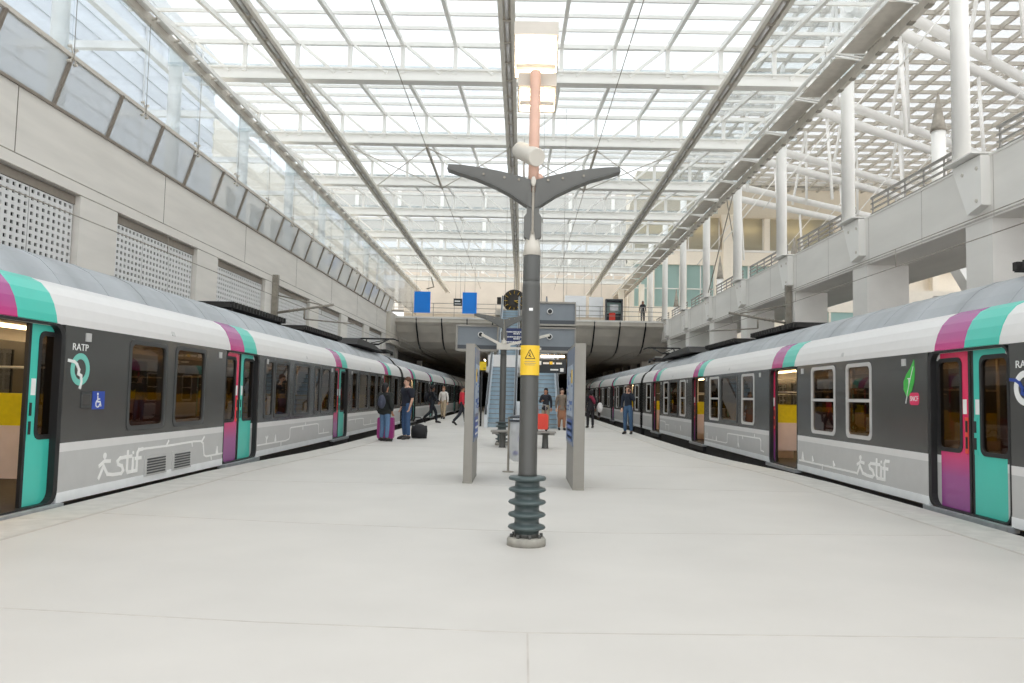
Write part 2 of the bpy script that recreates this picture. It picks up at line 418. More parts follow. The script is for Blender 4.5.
# beyond the clear screen: white columns, white beam, ribbed wall of the next hall
for i in range(9):
    y = 12.6+6.45*i
    root = empty('side_column', (-11.4, y, 2), 'white round column standing outside the glass screen, %s from the camera' % ORD[i], 'column', 'white columns outside the glass screen', 'structure')
    MB().tube([(-11.65,y,6.0),(-11.65,y,13.2)], .21, 16).build('shaft', M['steelw'], root)
    MB().prism([(-11.87,y-.3,6.6),(-11.87,y+.3,6.6),(-11.87,y+.1,5.4),(-11.87,y-.1,5.4)], (.44,0,0)).build('foot_bracket', M['steelw'], root)
    o = MB().box(-22,-12.75,y-.12,y+.12,12.5,12.75).build('tie_beam', M['steelw'])
    struct(o, 'white cross beam outside the glass screen, %s from the camera' % ORD[i], 'white cross beams outside the glass screen', 'beam')
struct(MB().box(-12.85,-12.65,-4,75,12.5,12.78).build('edge_beam', M['steelw']), 'long white edge beam outside the glass screen', None, 'beam')
mb = MB()
for k in range(40): mb.box(-17.2,-16.95-.05*(k%2), -4, 42, 5+k*.36, 5+k*.36+.36, 0)
for y in range(-2, 42, 6): mb.box(-16.95,-16.88,y,y+.1,5,19.4,1)
struct(mb.build('wall_outer', [M['rib'], M['twhite']]), 'ribbed pale blue-grey wall of the next hall')
mb = MB()
mb.box(-17.2,-16.9,42,90,0,16)
for y in range(44, 88, 4):
    for z in (8.2, 11.2): mb.box(-16.9,-16.86,y,y+2.6,z,z+1.6,1)
for z in (7.6,10.6,13.4): mb.box(-16.9,-16.8,42,90,z,z+.25,2)
struct(mb.build('wall_farleft', [M['facade'], M['tealdim'], M['steelw']]), 'cream building wall beyond the glass screen')

struct(MB().box(-17,-10.76,-6,90,5.7,6.0).build('slab', M['facade']), 'pale floor outside the glass screen')
# ------------------------------------------------------------------ glass roof
TY = [12.15+6.45*k for k in range(-1, 10)]
XL, XR = -9.7, 9.05
XLT, XRT = -11.75, 10.85            # the glass itself oversails the gutters
ZB, ZT, ZV = 11.35, 12.62, 11.80       # underside of the trusses, ridge, valley of the shed roof
CX0 = -.655
RAF = [CX0+1.71*k for k in range(-6, 7)]
t0 = empty('roof_truss', (0, TY[0], ZB), 'white lattice truss across the glass roof, first from the camera', 'truss', 'white trusses of the glass roof', 'structure')
y = TY[0]
mb = MB(); XA, XB = -10.4, 9.75; mb.box(XA, XB, y-.2, y+.2, ZB, ZB+.06); mb.box(XA, XB, y-.03, y+.03, ZB+.06, ZV-.02); mb.box(XA, XB, y-.10, y+.10, ZV-.05, ZV)
mb.build('bottom_chord', M['steelw'], t0)
MB().box(XLT, XRT, y-.07, y+.07, ZT-.07, ZT+.07).build('top_chord', M['steelw'], t0)
for i, x in enumerate(RAF):
    MB().box(x-.065, x+.065, y-.07, y+.05, ZB+.30, ZT-.07).build('post', M['steelw'], t0)
    if abs(i-6) > 0:
        s = 1 if i < 6 else -1
        MB().bar((x+.14*s,y-.03,ZT-.08),(x+1.22*s,y-.03,ZB+.30), .09, .09, up=(0,1,0)).build('diagonal', M['steelw'], t0)
for i in range(1, len(TY)):
    copy_tree(t0, (0, TY[i], ZB), 'white lattice truss across the glass roof, %s from the camera' % ORD[i])
BAYN = len(TY)-1
for i in range(-1, BAYN):
    ya, yb = (TY[0]-6.45, TY[0]) if i < 0 else (TY[i], TY[i+1])
    f = lambda t: (ya+.08+(yb-ya-.16)*t, ZV+(ZT-ZV)*t)
    for j, x in enumerate(RAF):
        o = MB().bar((x,*f(0)),(x,*f(1)), .11, .15).build('roof_rafter', M['steelw'])
        struct(o, 'sloping white rafter of the %s glass bay from the camera, %s from the side glass screen' % (ORD[i+1], ORD[j]), 'white rafters under the roof glass', 'rafter')
    for k in range(1, 5):
        y, z = f(k/5)
        o = MB().bar((XLT,y,z+.09),(XRT,y,z+.09), .06, .10).build('glazing_bar', M['steelw'])
        struct(o, 'thin white glazing bar, %s of the %s glass bay from the camera' % (ORD[k-1], ORD[i+1]), 'thin white glazing bars of the roof', 'glazing bar')
    (y0, z0), (y1, z1) = f(0), f(1)
    o = MB().hexa([(XLT,y0,z0+.13),(XRT,y0,z0+.13),(XRT,y1,z1+.13),(XLT,y1,z1+.13),(XLT,y0,z0+.15),(XRT,y0,z0+.15),(XRT,y1,z1+.15),(XLT,y1,z1+.15)]).build('roof_glazing', M['glassroof'])
    struct(o, 'sloping roof glass of the %s bay from the camera' % ORD[i+1], 'sloping glass bays of the roof', 'glass roof')
    if i >= 0:
        o = MB().box(XLT, XRT, TY[i]+.06, TY[i]+.08, ZV, ZT).build('upright_glazing', M['glassroof'])
        struct(o, 'upright glass strip behind the %s truss from the camera' % ORD[i], 'upright glass strips of the roof', 'glass roof')

def lamp_rail(name, x, z, label, wd=.32):
    root = empty(name, (x, 0, z), label, 'lighting rail', None, 'structure')
    for s in (-1, 1):
        MB().box(x+s*wd/2-.055, x+s*wd/2+.055, -2, 75, z-.07, z+.07).build('side_channel', M['channel'], root)
    MB().box(x-wd/2+.06, x+wd/2-.06, -2, 75, z+.03, z+.08).build('cable_tray', M['steelb'], root)
    mb = MB()
    y = -1
    while y < 74:
        mb.box(x-wd/2, x+wd/2, y, y+.04, z-.03, z+.02)
        MB().tube([(x, y+.15, z-.02), (x, y+1.15, z-.02)], .05, 8).build('tube_lamp', M['twhite'], root); y += 1.3
    mb.build('bracket_lattice', M['steelb'], root)
    return root
lamp_rail('lighting_rail', -7.19, 10.95, 'grey lighting rail under the roof, midway to the side glass screen')
lamp_rail('lighting_rail', -.58, 10.95, 'grey lighting rail running overhead along the middle of the platform')
lamp_rail('lighting_rail', 6.12, 10.95, 'grey lighting rail under the roof, midway to the open parapet')
# edge gutters
root = empty('edge_gutter', (XL, 0, 10.7), 'beige edge gutter with fixings above the clear glass screen', 'gutter', None, 'structure')
MB().box(XL-.08, XL+.05, -2, 75, 10.6, 10.85).build('outer_rail', M['steelb'], root)
MB().box(XL+.22, XL+.28, -2, 75, 10.74, 10.86).build('inner_rail', M['steelw'], root)
mb = MB(); mb2 = MB(); y = -1
while y < 74:
    mb.bar((XL,y,10.72),(XL+.25,y,10.8), .06, .04); MB().box(XL+.07, XL+.2, y+.2, y+.95, 10.78, 10.84).build('fixing_plate', M['steelw'], root); y += 1.29
mb.build('bracket_lattice', M['steelb'], root)
root = empty('edge_gutter', (XR, 0, 10.7), 'wide beige edge gutter with flat plates above the open parapet', 'gutter', None, 'structure')
MB().box(XR+.16, XR+.28, -2, 75, 10.58, 10.86).build('outer_rail', M['steelb'], root)
MB().tube([(XR-.62,-2,11.0),(XR-.62,75,11.0)], .07, 8).build('inner_tube', M['steelw'], root)
mb = MB(); mb2 = MB(); y = -1.1
while y < 74:
    MB().box(XR-.50, XR+.14, y+.24, y+3.1, 10.90, 10.93).build('gutter_plate', M['steelb'], root)
    mb2.bar((XR-.62,y,10.95),(XR+.2,y,10.82), .05, .04); mb2.bar((XR-.62,y+.16,10.95),(XR+.2,y+.16,10.82), .05, .04); y += 3.225
mb2.build('bracket_lattice', M['steelw'], root)
mb = MB(); y = -1
while y < 74: mb.box(XR+.15, XR+.29, y, y+.2, 10.56, 10.6); y += .86
mb.build('rail_fitting', M['steeld'], root)
# bracing rods in the bay behind the fourth truss, hanging cables
BY0, BY1 = TY[3+1-1+0], TY[4+0]
BY0, BY1 = 31.5, 37.95
for i, x in enumerate((-4.05, 2.8)):
    root = empty('wind_brace', (x, BY0, ZB), 'crossed bracing rods with a grey strut under the roof, on the %s half' % ('glass screen' if i == 0 else 'parapet'), 'bracing', None, 'structure')
    MB().bar((x,BY0,ZB-.06),(x-.02,BY1,ZB-.06), .1, .1).build('strut', M['steelb'], root)
    for xa in (x-3.3, x+3.4):
        MB().tube([(xa,BY0,ZB-.05),(x,BY1,ZB-.05)], .022, 6).build('rod', M['steelb'], root)
        MB().tube([(x,BY0,ZB-.09),(xa,BY1,ZB-.09)], .022, 6).build('rod', M['steelb'], root)
    o = MB().tube([(x+.1,-1,ZB-.1),(x,31.5,ZB-.1),(x,74,ZB-.1)], .014, 5).build('roof_cable', M['steeld'])
    struct(o, 'thin steel cable slung under the roof, on the %s half' % ('glass screen' if i == 0 else 'parapet'), None, 'cable')

# ------------------------------------------------------------------ right parapet, piers, columns
PX = 10.6
mb = MB(); mb.box(PX, PX+.35, -4, 69, 5.62, 7.05); mb.box(PX+.35, PX+5, -4, 75, 6.2, 6.6); mb.box(PX+.35, PX+1.25, -4, 69, 5.62, 5.9)
for k in range(-2, 21):
    mb.box(PX-.004, PX, 14.65+3.25*k, 14.67+3.25*k, 5.62, 7.05, 1)
mb.box(PX-.02, PX+.4, -4, 69, 7.05, 7.1, 0)
mb.box(PX-.012, PX, -4, 69, 5.66, 5.70, 1)
struct(mb.build('wall_right', [M['conc2'], M['joint']]), 'pale concrete parapet beam above the train with the leaf emblem')
for i in range(9):
    y = 11.45+6.57*i
    o = MB().box(PX+.02, PX+1.3, y, y+1.08, -1.2, 5.62).build('concrete_pier', M['conc2'])
    struct(o, 'square concrete pier under the parapet beam, %s from the camera' % ORD[i], 'concrete piers under the parapet beam', 'pier')
o = MB().box(PX+.5, PX+.9, 2, 75, 1.2, 2.2).build('low_wall', M['conc2']); struct(o, 'low concrete wall between the piers behind the train', None, 'wall')
for i in range(9):
    y = 11.7+6.62*i
    root = empty('parapet_column', (10.2, y, 5.8), 'white round column on a steel bracket of the parapet, %s from the camera' % ORD[i], 'column', 'white columns on the parapet', 'structure')
    MB().tube([(10.42,y+.55,7.1),(10.42,y+.55,14.4)], .205, 20).build('shaft', M['steelw'], root)
    MB().box(10.18, 10.70, y-.30, y+.95, 7.11, 7.15).build('cap_plate', M['steelw'], root)
    mb = MB(); mb.prism([(PX,y-.30,7.08),(PX,y+.92,7.08),(PX,y+.28,5.80),(PX,y-.30,5.92)], (-.22,0,0))
    mb.build('bracket', M['steelw'], root)
    for (dy, dz) in ((-.14,6.8),(.45,6.8),(-.12,6.05)): MB().lathe([(.05,0),(.04,-.03)], (PX-.215,y+dy,dz), 10, axis='x').build('bolt', M['steelb'], root)
    r2 = empty('parapet_railing', (PX+.25, y+.9, 7.1), 'grey metal railing on the parapet behind the %s column from the camera' % ORD[i], 'railing', 'railings on the parapet', 'structure')
    x = PX+.2
    for z, hh in ((7.72,.07),(7.55,.04),(7.38,.04),(7.22,.04)): MB().box(x-.03, x+.03, y+.95, y+6.35, z-hh/2, z+hh/2).build('rail', M['galv'], r2)
    for j in range(6):
        yy = y+1.0+j*1.05; MB().bar((x,yy,7.1),(x,yy,7.70), .035, .05).build('post', M['galv'], r2)

# lanterns with dark cone tops behind the parapet
for i, (x, yy, z0, h) in enumerate(((12.2,23.3,8.0,2.6),(12.6,51,7.3,3.3),(12.3,64,7.0,3.2),(12.6,37,6.6,2.4))):
    root = empty('cone_lantern', (x, yy, 6.61), ('white lantern post with a dark cone top behind the parapet, nearest one','small dark cone lantern in front of the teal window','dark cone lantern close to the bridge deck end','white lantern post partly hidden behind the parapet railing')[i], 'lantern', 'cone topped lanterns on the upper walkway')
    MB().tube([(x,yy,6.62),(x,yy,z0+h*.55)], .2, 14).build('post', M['steelw'], root)
    MB().lathe([(.23,z0+h*.55),(.2,z0+h*.6),(.02,z0+h)], (x,yy,0), 14).build('cone_cap', M['steeld'], root)

# diagonal double tubes of the neighbouring hall, with V struts
D = Vector((1.28,1,.06)).normalized()
for i, (y, z) in enumerate(((25.0,14.85),(31.6,14.3),(38.6,14.2),(45.2,14.0),(18.5,15.4))):
    root = empty('canopy_tube_beam', (10.8, y, z), 'white twin tube beam running off beyond the parapet, %s' % ('starting at the third column','starting at the fourth column','starting at the fifth column','starting at the sixth column','starting at the second column')[i], 'beam', 'white twin tube beams of the next hall', 'structure')
    a = Vector((10.3,y,z))
    for dz in (0, -.75):
        MB().tube([a+Vector((0,0,dz)), a+D*26+Vector((0,0,dz))], .2, 14).build('tube', M['steelw'], root)
    for k in range(3):
        p = a+D*(3.2+6.2*k); q = p+Vector((.5,.2,4.6)); q2 = p+Vector((.3,.2,-4.4))
        for s in (-1, 1):
            MB().tube([p+Vector((.45*s,0,-.3)), q], .085, 8).build('strut', M['steelw'], root)
        MB().tube([p+Vector((0,0,-.7)), q2], .07, 8).build('hanger', M['steelw'], root)
    for k in range(2):
        p = a+D*(5+7*k); MB().tube([p, p+Vector((-3.5,1,-4.5))], .025, 6).build('tie_rod', M['steelw'], root)
# high grid canopy
mb = MB(); CZ = 20.0
for k in range(24): mb.box(11.5+1.3*k, 11.5+1.3*k+.13, 16, 70, CZ-.12, CZ+.12)
for k in range(39): mb.box(11.5, 42, 16+1.4*k, 16+1.4*k+.14, CZ-.10, CZ+.10)
mb.box(11.5, 42, 16, 70.2, CZ+.16, CZ+.2, 1)
struct(mb.build('ceiling_canopy', [M['steelb'], M['glasscanopy']]), 'high glazed grid canopy of the next hall')
o = MB().bar((16.5,14,18.6),(16.5,72,18.6), .5, .3).build('canopy_rail', M['steeld']); struct(o, 'dark rail under the high grid canopy', None, 'rail')
# guy wires beside the parapet
o = MB().tube([(10.4,38,12.9),(10.5,45.2,7.4)], .03, 6).build('guy_wire', M['steeld']); struct(o, 'dark guy wire crossing the columns above the parapet', None, 'wire')
o = MB().tube([(10.9,44,14.5),(13.6,50,9.0)], .03, 6).build('guy_wire', M['steeld']); struct(o, 'thin guy wire behind the columns above the parapet', None, 'wire')

# ------------------------------------------------------------------ terminal building beyond the parapet
TYF = 74.0
mb = MB()
mb.box(9.6, 46, TYF+.9, TYF+1.2, 6, 18.9, 0)
mb.box(9.6, 46, TYF, TYF+.6, 6, 9.9, 0); mb.box(9.6, 46, TYF, TYF+.6, 13.9, 15.2, 0)
mb.box(9.6, 46, TYF-.1, TYF+.6, 15.15, 15.35, 1)
mb.hexa([(9.6,TYF-.2,18.4),(46,TYF-.2,18.4),(46,TYF+1.2,18.4),(9.6,TYF+1.2,18.4),(9.6,TYF-6,21.0),(46,TYF-6,21.0),(46,TYF+1.2,21.2),(9.6,TYF+1.2,21.2)], 0)
for x in (9.6,11.6,14.6,17.8,24.4,31,38): mb.box(x, x+.55, TYF-.02, TYF+.6, 9.8, 15.2, 0)
for x in (22.4,29,35.6): mb.box(x, x+.5, TYF-.02, TYF+.6, 15, 18.5, 0)
struct(mb.build('wall_terminal', [M['facade'], M['steelw']]), 'cream terminal facade with flared top beyond the parapet')
n = 0
for (x0, x1) in ((10.15,11.6),(12.15,14.6),(15.15,17.8),(18.35,21),(21,24.4)):
    root = empty('window_%d' % (n+1), (x0, TYF, 9.9), 'teal lower window of the cream facade, %s from the bridge' % ORD[n], 'window', 'teal lower windows of the cream facade', 'structure')
    MB().box(x0, x1, TYF+.3, TYF+.34, 9.9, 13.9).build('pane', M['teal'], root)
    mb = MB()
    for x in (x0, (x0+x1)/2, x1-.08): mb.box(x, x+.09, TYF+.24, TYF+.32, 9.9, 13.9)
    mb.box(x0, x1, TYF+.24, TYF+.32, 11.6, 11.7)
    mb.build('window_bar', M['steelw'], root); n += 1
for i, (x0, x1) in enumerate(((10.1,15.2),(15.3,18.3),(19.2,22.4),(22.9,29),(29.5,35.6))):
    root = empty('window_%d' % (n+1), (x0, TYF, 15.3), 'large upper window with warm lights in the cream facade, %s from the bridge' % ORD[i], 'window', 'large upper windows of the cream facade', 'structure')
    MB().box(x0, x1, TYF+.3, TYF+.34, 15.35, 18.45).build('pane', M['tealdim'], root)
    mb = MB()
    for x in (x0, x1-.1): mb.box(x, x+.1, TYF+.24, TYF+.32, 15.35, 18.45)
    mb.build('window_bar', M['steelw'], root)
    mb = MB(); mb.box(x0+.7, min(x1-.4, x0+4.2), TYF+.7, TYF+.8, 17.2, 17.5); mb.build('hall_lamp', M['halllamp'], root); n += 1
o = MB().lathe([(.45,0),(.4,-.12),(.1,-.12)], (24.6,TYF-.0,14.5), 20, axis='y').build('round_vent', M['steelb']); struct(o, 'round vent in the cream band between the windows', None, 'vent')
root = empty('flared_pilaster', (19.0, TYF, 6), 'broad cream pilaster flaring out at its top', 'pilaster', None, 'structure')
MB().prism([(18.5,TYF-.6,6),(19.3,TYF-.6,6),(19.35,TYF-.6,17.2),(19.9,TYF-.6,19.2),(18.1,TYF-.6,19.2),(18.45,TYF-.6,17.2)], (0,.6,0)).build('shaft', M['facade'], root)
# lower white block and glazed base seen between the piers
mb = MB(); mb.box(20, 60, 60, 66, -1, 6.5); mb.box(20, 60, 59.9, 60, 5.6, 5.9, 1)
struct(mb.build('wall_lower', [M['facade'], M['steelw']]), 'cream lower block seen between the piers')
for i, (x0, y0) in enumerate(((20.2,44),(15.5,44))):
    root = empty('glazed_bay', (x0, y0, 2), ('teal glazed bay seen between the two big piers','teal glazed bay seen between the middle piers')[i], 'window', 'teal glazed bays between the piers', 'structure')
    MB().box(x0, x0+4.2, y0, y0+.1, -1, 6.4).build('pane', M['teal'], root)
    mb = MB()
    for k in range(4): mb.box(x0+k*1.4-.06, x0+k*1.4+.06, y0-.08, y0+.02, -1, 6.4)
    mb.box(x0-.2, x0+4.4, y0-.1, y0+.02, 6.3, 7.6); mb.box(x0, x0+4.2, y0-.08, y0+.02, 4.4, 4.5)
    mb.build('frame', M['facade'], root)
mb = MB(); mb.box(13.5, 22, 26, 26.3, -1, 4.9); mb.box(13.5, 22, 25.96, 26, 4.3, 4.35, 1)
struct(mb.build('wall_panelled', [M['steelw'], M['galv']]), 'white panelled wall just behind the piers')
o = MB().bar((16.6,32,8.5),(19.5,32,3.5), .7, .5).build('raking_prop', M['steelw']); struct(o, 'white raking prop seen between the two big piers', None, 'prop')

# ------------------------------------------------------------------ bridge and tunnel
DY = 60.0
prof = [(DY,7.15),(DY,6.75),(DY+.15,6.62),(DY+.35,6.5),(DY+.8,6.0),(DY+1.6,5.35),(DY+2.8,4.9),(DY+4.6,4.65),(DY+8,4.6),(DY+90,4.6),(DY+90,7.15)]
root = empty('bridge_deck', (0, DY, 4.6), 'grey concrete bridge deck with curved soffit across the station', 'bridge', None, 'structure')
xs = [-10.05+1.93*k for k in range(12)]
mb = MB()
for i in range(11):
    mb.prism([(xs[i]+.04, y, z) for y, z in prof], (1.85,0,0))
mb.build('soffit_panel', M['soffit'], root)
MB().prism([(-10.1, y+.12, max(z+.06, 4.66) if z < 7 else z-.02) for y, z in prof], (21.3,0,0)).build('slab_core', M['groove'], root)
MB().box(-10.1, 11.2, DY-.06, DY+.1, 7.02, 7.16).build('deck_edge', M['conc2'], root)
mb = MB()
for i in range(1, 11): mb.tube([(xs[i],DY-.02,7.1),(xs[i],DY+.12,6.6),(xs[i],DY+.78,5.98),(xs[i],DY+1.58,5.32),(xs[i],DY+2.8,4.88)], .06, 6)
mb.build('joint_strip', M['black'], root)
root = empty('deck_railing', (0, DY, 7.15), 'thin metal railing along the edge of the bridge deck', 'railing', None, 'structure')
for z in (7.5,7.85,8.2): MB().box(-10, 10.6, DY+.02, DY+.06, z-.02, z+.02).build('rail', M['galv'], root)
for k in range(14): MB().box(-10+k*1.58-.02, -10+k*1.58+.02, DY+.02, DY+.06, 7.15, 8.2).build('post', M['galv'], root)
mb = MB(); mb.box(-10.05, -9.7, 58, 62.5, 5, 7.3); struct(mb.build('wall_corner', M['soffit']), 'concrete corner where the beige wall meets the bridge')
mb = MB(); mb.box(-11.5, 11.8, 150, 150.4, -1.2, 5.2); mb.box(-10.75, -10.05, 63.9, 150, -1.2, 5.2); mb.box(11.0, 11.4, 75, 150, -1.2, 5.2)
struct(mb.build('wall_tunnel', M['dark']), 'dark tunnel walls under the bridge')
for i in range(6):
    o = MB().box(PX-.1, PX+1.2, 70+6.5*i, 71.1+6.5*i, -1.2, 4.6).build('tunnel_pier', M['soffit'])
    struct(o, 'concrete pier in the shade under the bridge, %s from the daylight' % ORD[i], 'piers under the bridge', 'pier')
o = MB().box(-9.3, -8.9, 70, 70.5, -1.2, 4.2).build('tunnel_post', M['conc']); struct(o, 'pale concrete post in the tunnel mouth beyond the wall', None, 'post')
mb = MB(); mb.box(-40, 13, 92, 94, 11, 27, 0)
for z in (13.5,17.5,21.5): mb.box(-40, 13, 91.9, 92, z, z+1.5, 1)
for k in range(11): mb.box(-40+5*k, -39.6+5*k, 91.8, 92, 11, 27, 2)
struct(mb.build('wall_back', [mat('far_block_grey', (196,193,187), .8, noise=.06), M['rib'], M['steelw']]), 'grey terminal block rising behind the deck hall, seen through the roof glass')
n = 0
for y in (72, 84, 98, 114, 132):  # lamps added to lift the darkness under the bridge
    for x in (-3.4, 3.4):
        root = empty('added_tunnel_lamp', (x, y, 4.5), 'added ceiling tube lamp under the bridge, %s pair from the daylight, on the %s side' % (ORD[n//2], 'beige wall' if x < 0 else 'parapet'), 'lamp', 'added tube lamps under the bridge')
        MB().box(x-.1, x+.1, y-.9, y+.9, 4.50, 4.60).build('lamp_housing', M['steelb'], root)
        MB().tube([(x,y-.85,4.46),(x,y+.85,4.46)], .04, 8).build('tube', M['tunnellamp'], root); n += 1
# hall behind the deck
mb = MB(); mb.box(-11.5, 11, 76, 76.4, 7.1, 13); mb.box(-11.5, 11, 75.8, 76, 9.0, 9.25, 1); mb.box(-11.5, 11, 75.9, 76, 7.1, 8.1, 2)
struct(mb.build('wall_hall', [M['beigewall'], M['steelb'], M['soffit']]), 'beige back wall of the hall on the bridge deck')
for i, x in enumerate((8.4,9.3,10.2)):
    o = MB().box(x, x+.45, 70, 70.5, 7.1, 11.4).build('hall_pilaster', M['facade']); struct(o, 'cream pilaster at the parapet end of the deck hall, %s' % ORD[i], 'cream pilasters of the deck hall', 'pilaster')

def hanging_board(name, x0, x1, z0, z1, y, m, label, cat, group=None):
    root = empty(name, ((x0+x1)/2, y, z0), label, cat, group)
    MB().box(x0, x1, y-.05, y+.05, z0, z1).build('panel', m, root)
    for x in (x0+.15, x1-.15): MB().tube([(x,y,z1),(x,y,11.3)], .012, 6).build('hanger_rod', M['galv'], root)
    return root
hanging_board('blue_banner_sign', -8.27, -7.05, 7.42, 9.03, DY-.3, M['blue'], 'bright blue hanging sign above the deck railing, close to the glass screen', 'sign', 'bright blue hanging signs')
hanging_board('blue_banner_sign', -4.62, -3.54, 7.42, 9.03, DY-.3, M['blue'], 'bright blue hanging sign above the deck railing, beside the small black sign', 'sign', 'bright blue hanging signs')
hanging_board('white_banner_board', 3.12, 4.74, 7.4, 9.03, DY+.4, M['dwhite'], 'wider white blank board above the deck railing', 'sign', 'white boards above the deck')
hanging_board('white_banner_board', 4.98, 6.05, 7.4, 8.95, DY+.4, M['dwhite'], 'narrower white blank board above the deck railing', 'sign', 'white boards above the deck')
r = hanging_board('black_exit_sign', -5.3, -4.65, 8.0, 8.55, DY-.25, M['nearblack'], 'small black sign with white lines beside a blue hanging sign', 'sign')
mb = MB(); mb.box(-5.2,-4.8,DY-.31,DY-.3,8.3,8.4); mb.box(-5.2,-4.72,DY-.31,DY-.3,8.12,8.17); mb.build('lettering', M['white'], r)
r = empty('display_case', (6.8, DY+.6, 7.16), 'glass fronted display case with a pale screen on the deck', 'display case')
mb = MB(); mb.box(6.2,7.5,DY+.4,DY+.5,7.16,8.75); mb.box(6.2,6.3,DY-.1,DY+.4,7.16,8.75); mb.box(7.4,7.5,DY-.1,DY+.4,7.16,8.75); mb.box(6.2,7.5,DY-.1,DY+.5,8.68,8.78); mb.build('case', M['boxdark'], r)
MB().box(6.3,7.4,DY+.3,DY+.38,7.7,8.55).build('screen', M['teal'], r); MB().box(6.55,7.2,DY+.26,DY+.3,7.95,8.4).build('poster', M['dwhite'], r)
MB().box(6.5,6.95,DY+.1,DY+.25,7.2,7.75).build('red_box', M['red'], r)
# clock
r = empty('station_clock', (-.75, 58, 7.5), 'round black station clock with gold hour marks', 'clock')
cz = 8.25; cxk = -.70
MB().lathe([(.0,.12),(.78,.12),(.84,.05),(.84,-.08),(.0,-.08)], (cxk,58,cz), 36, axis='y').build('clock_face', M['ink'], r)
mb = MB()
for k in range(12):
    a = PI/6*k; d = Vector((math.sin(a),0,math.cos(a))); p = Vector((cxk,57.9,cz))
    mb.bar(p+d*.5, p+d*.74, .02, .08, up=(0,1,0))
mb.build('hour_mark', M['yellow'], r)
MB().bar((cxk,57.86,cz),(cxk+.42,57.86,cz-.22), .02, .06, up=(0,1,0)).build('minute_hand', M['yellow'], r)
MB().bar((cxk,57.85,cz),(cxk+.28,57.85,cz+.02), .02, .07, up=(0,1,0)).build('hour_hand', M['yellow'], r)
MB().box(cxk-.05,cxk+.05,57.95,58.1,cz+.8,11.3).build('hanger', M['steelb'], r)
MB().box(cxk-1.25,cxk-.95,57.9,58.1,8.0,8.5).build('side_box', M['ink'], r)
o = MB().tube([(-6.6,56,9.6),(-6.4,56,8.9),(-6.9,56,8.75)], .05, 8).build('floodlight_bracket', M['steeld']); struct(o, 'dark bracket under the roof between the blue signs', None, 'bracket')


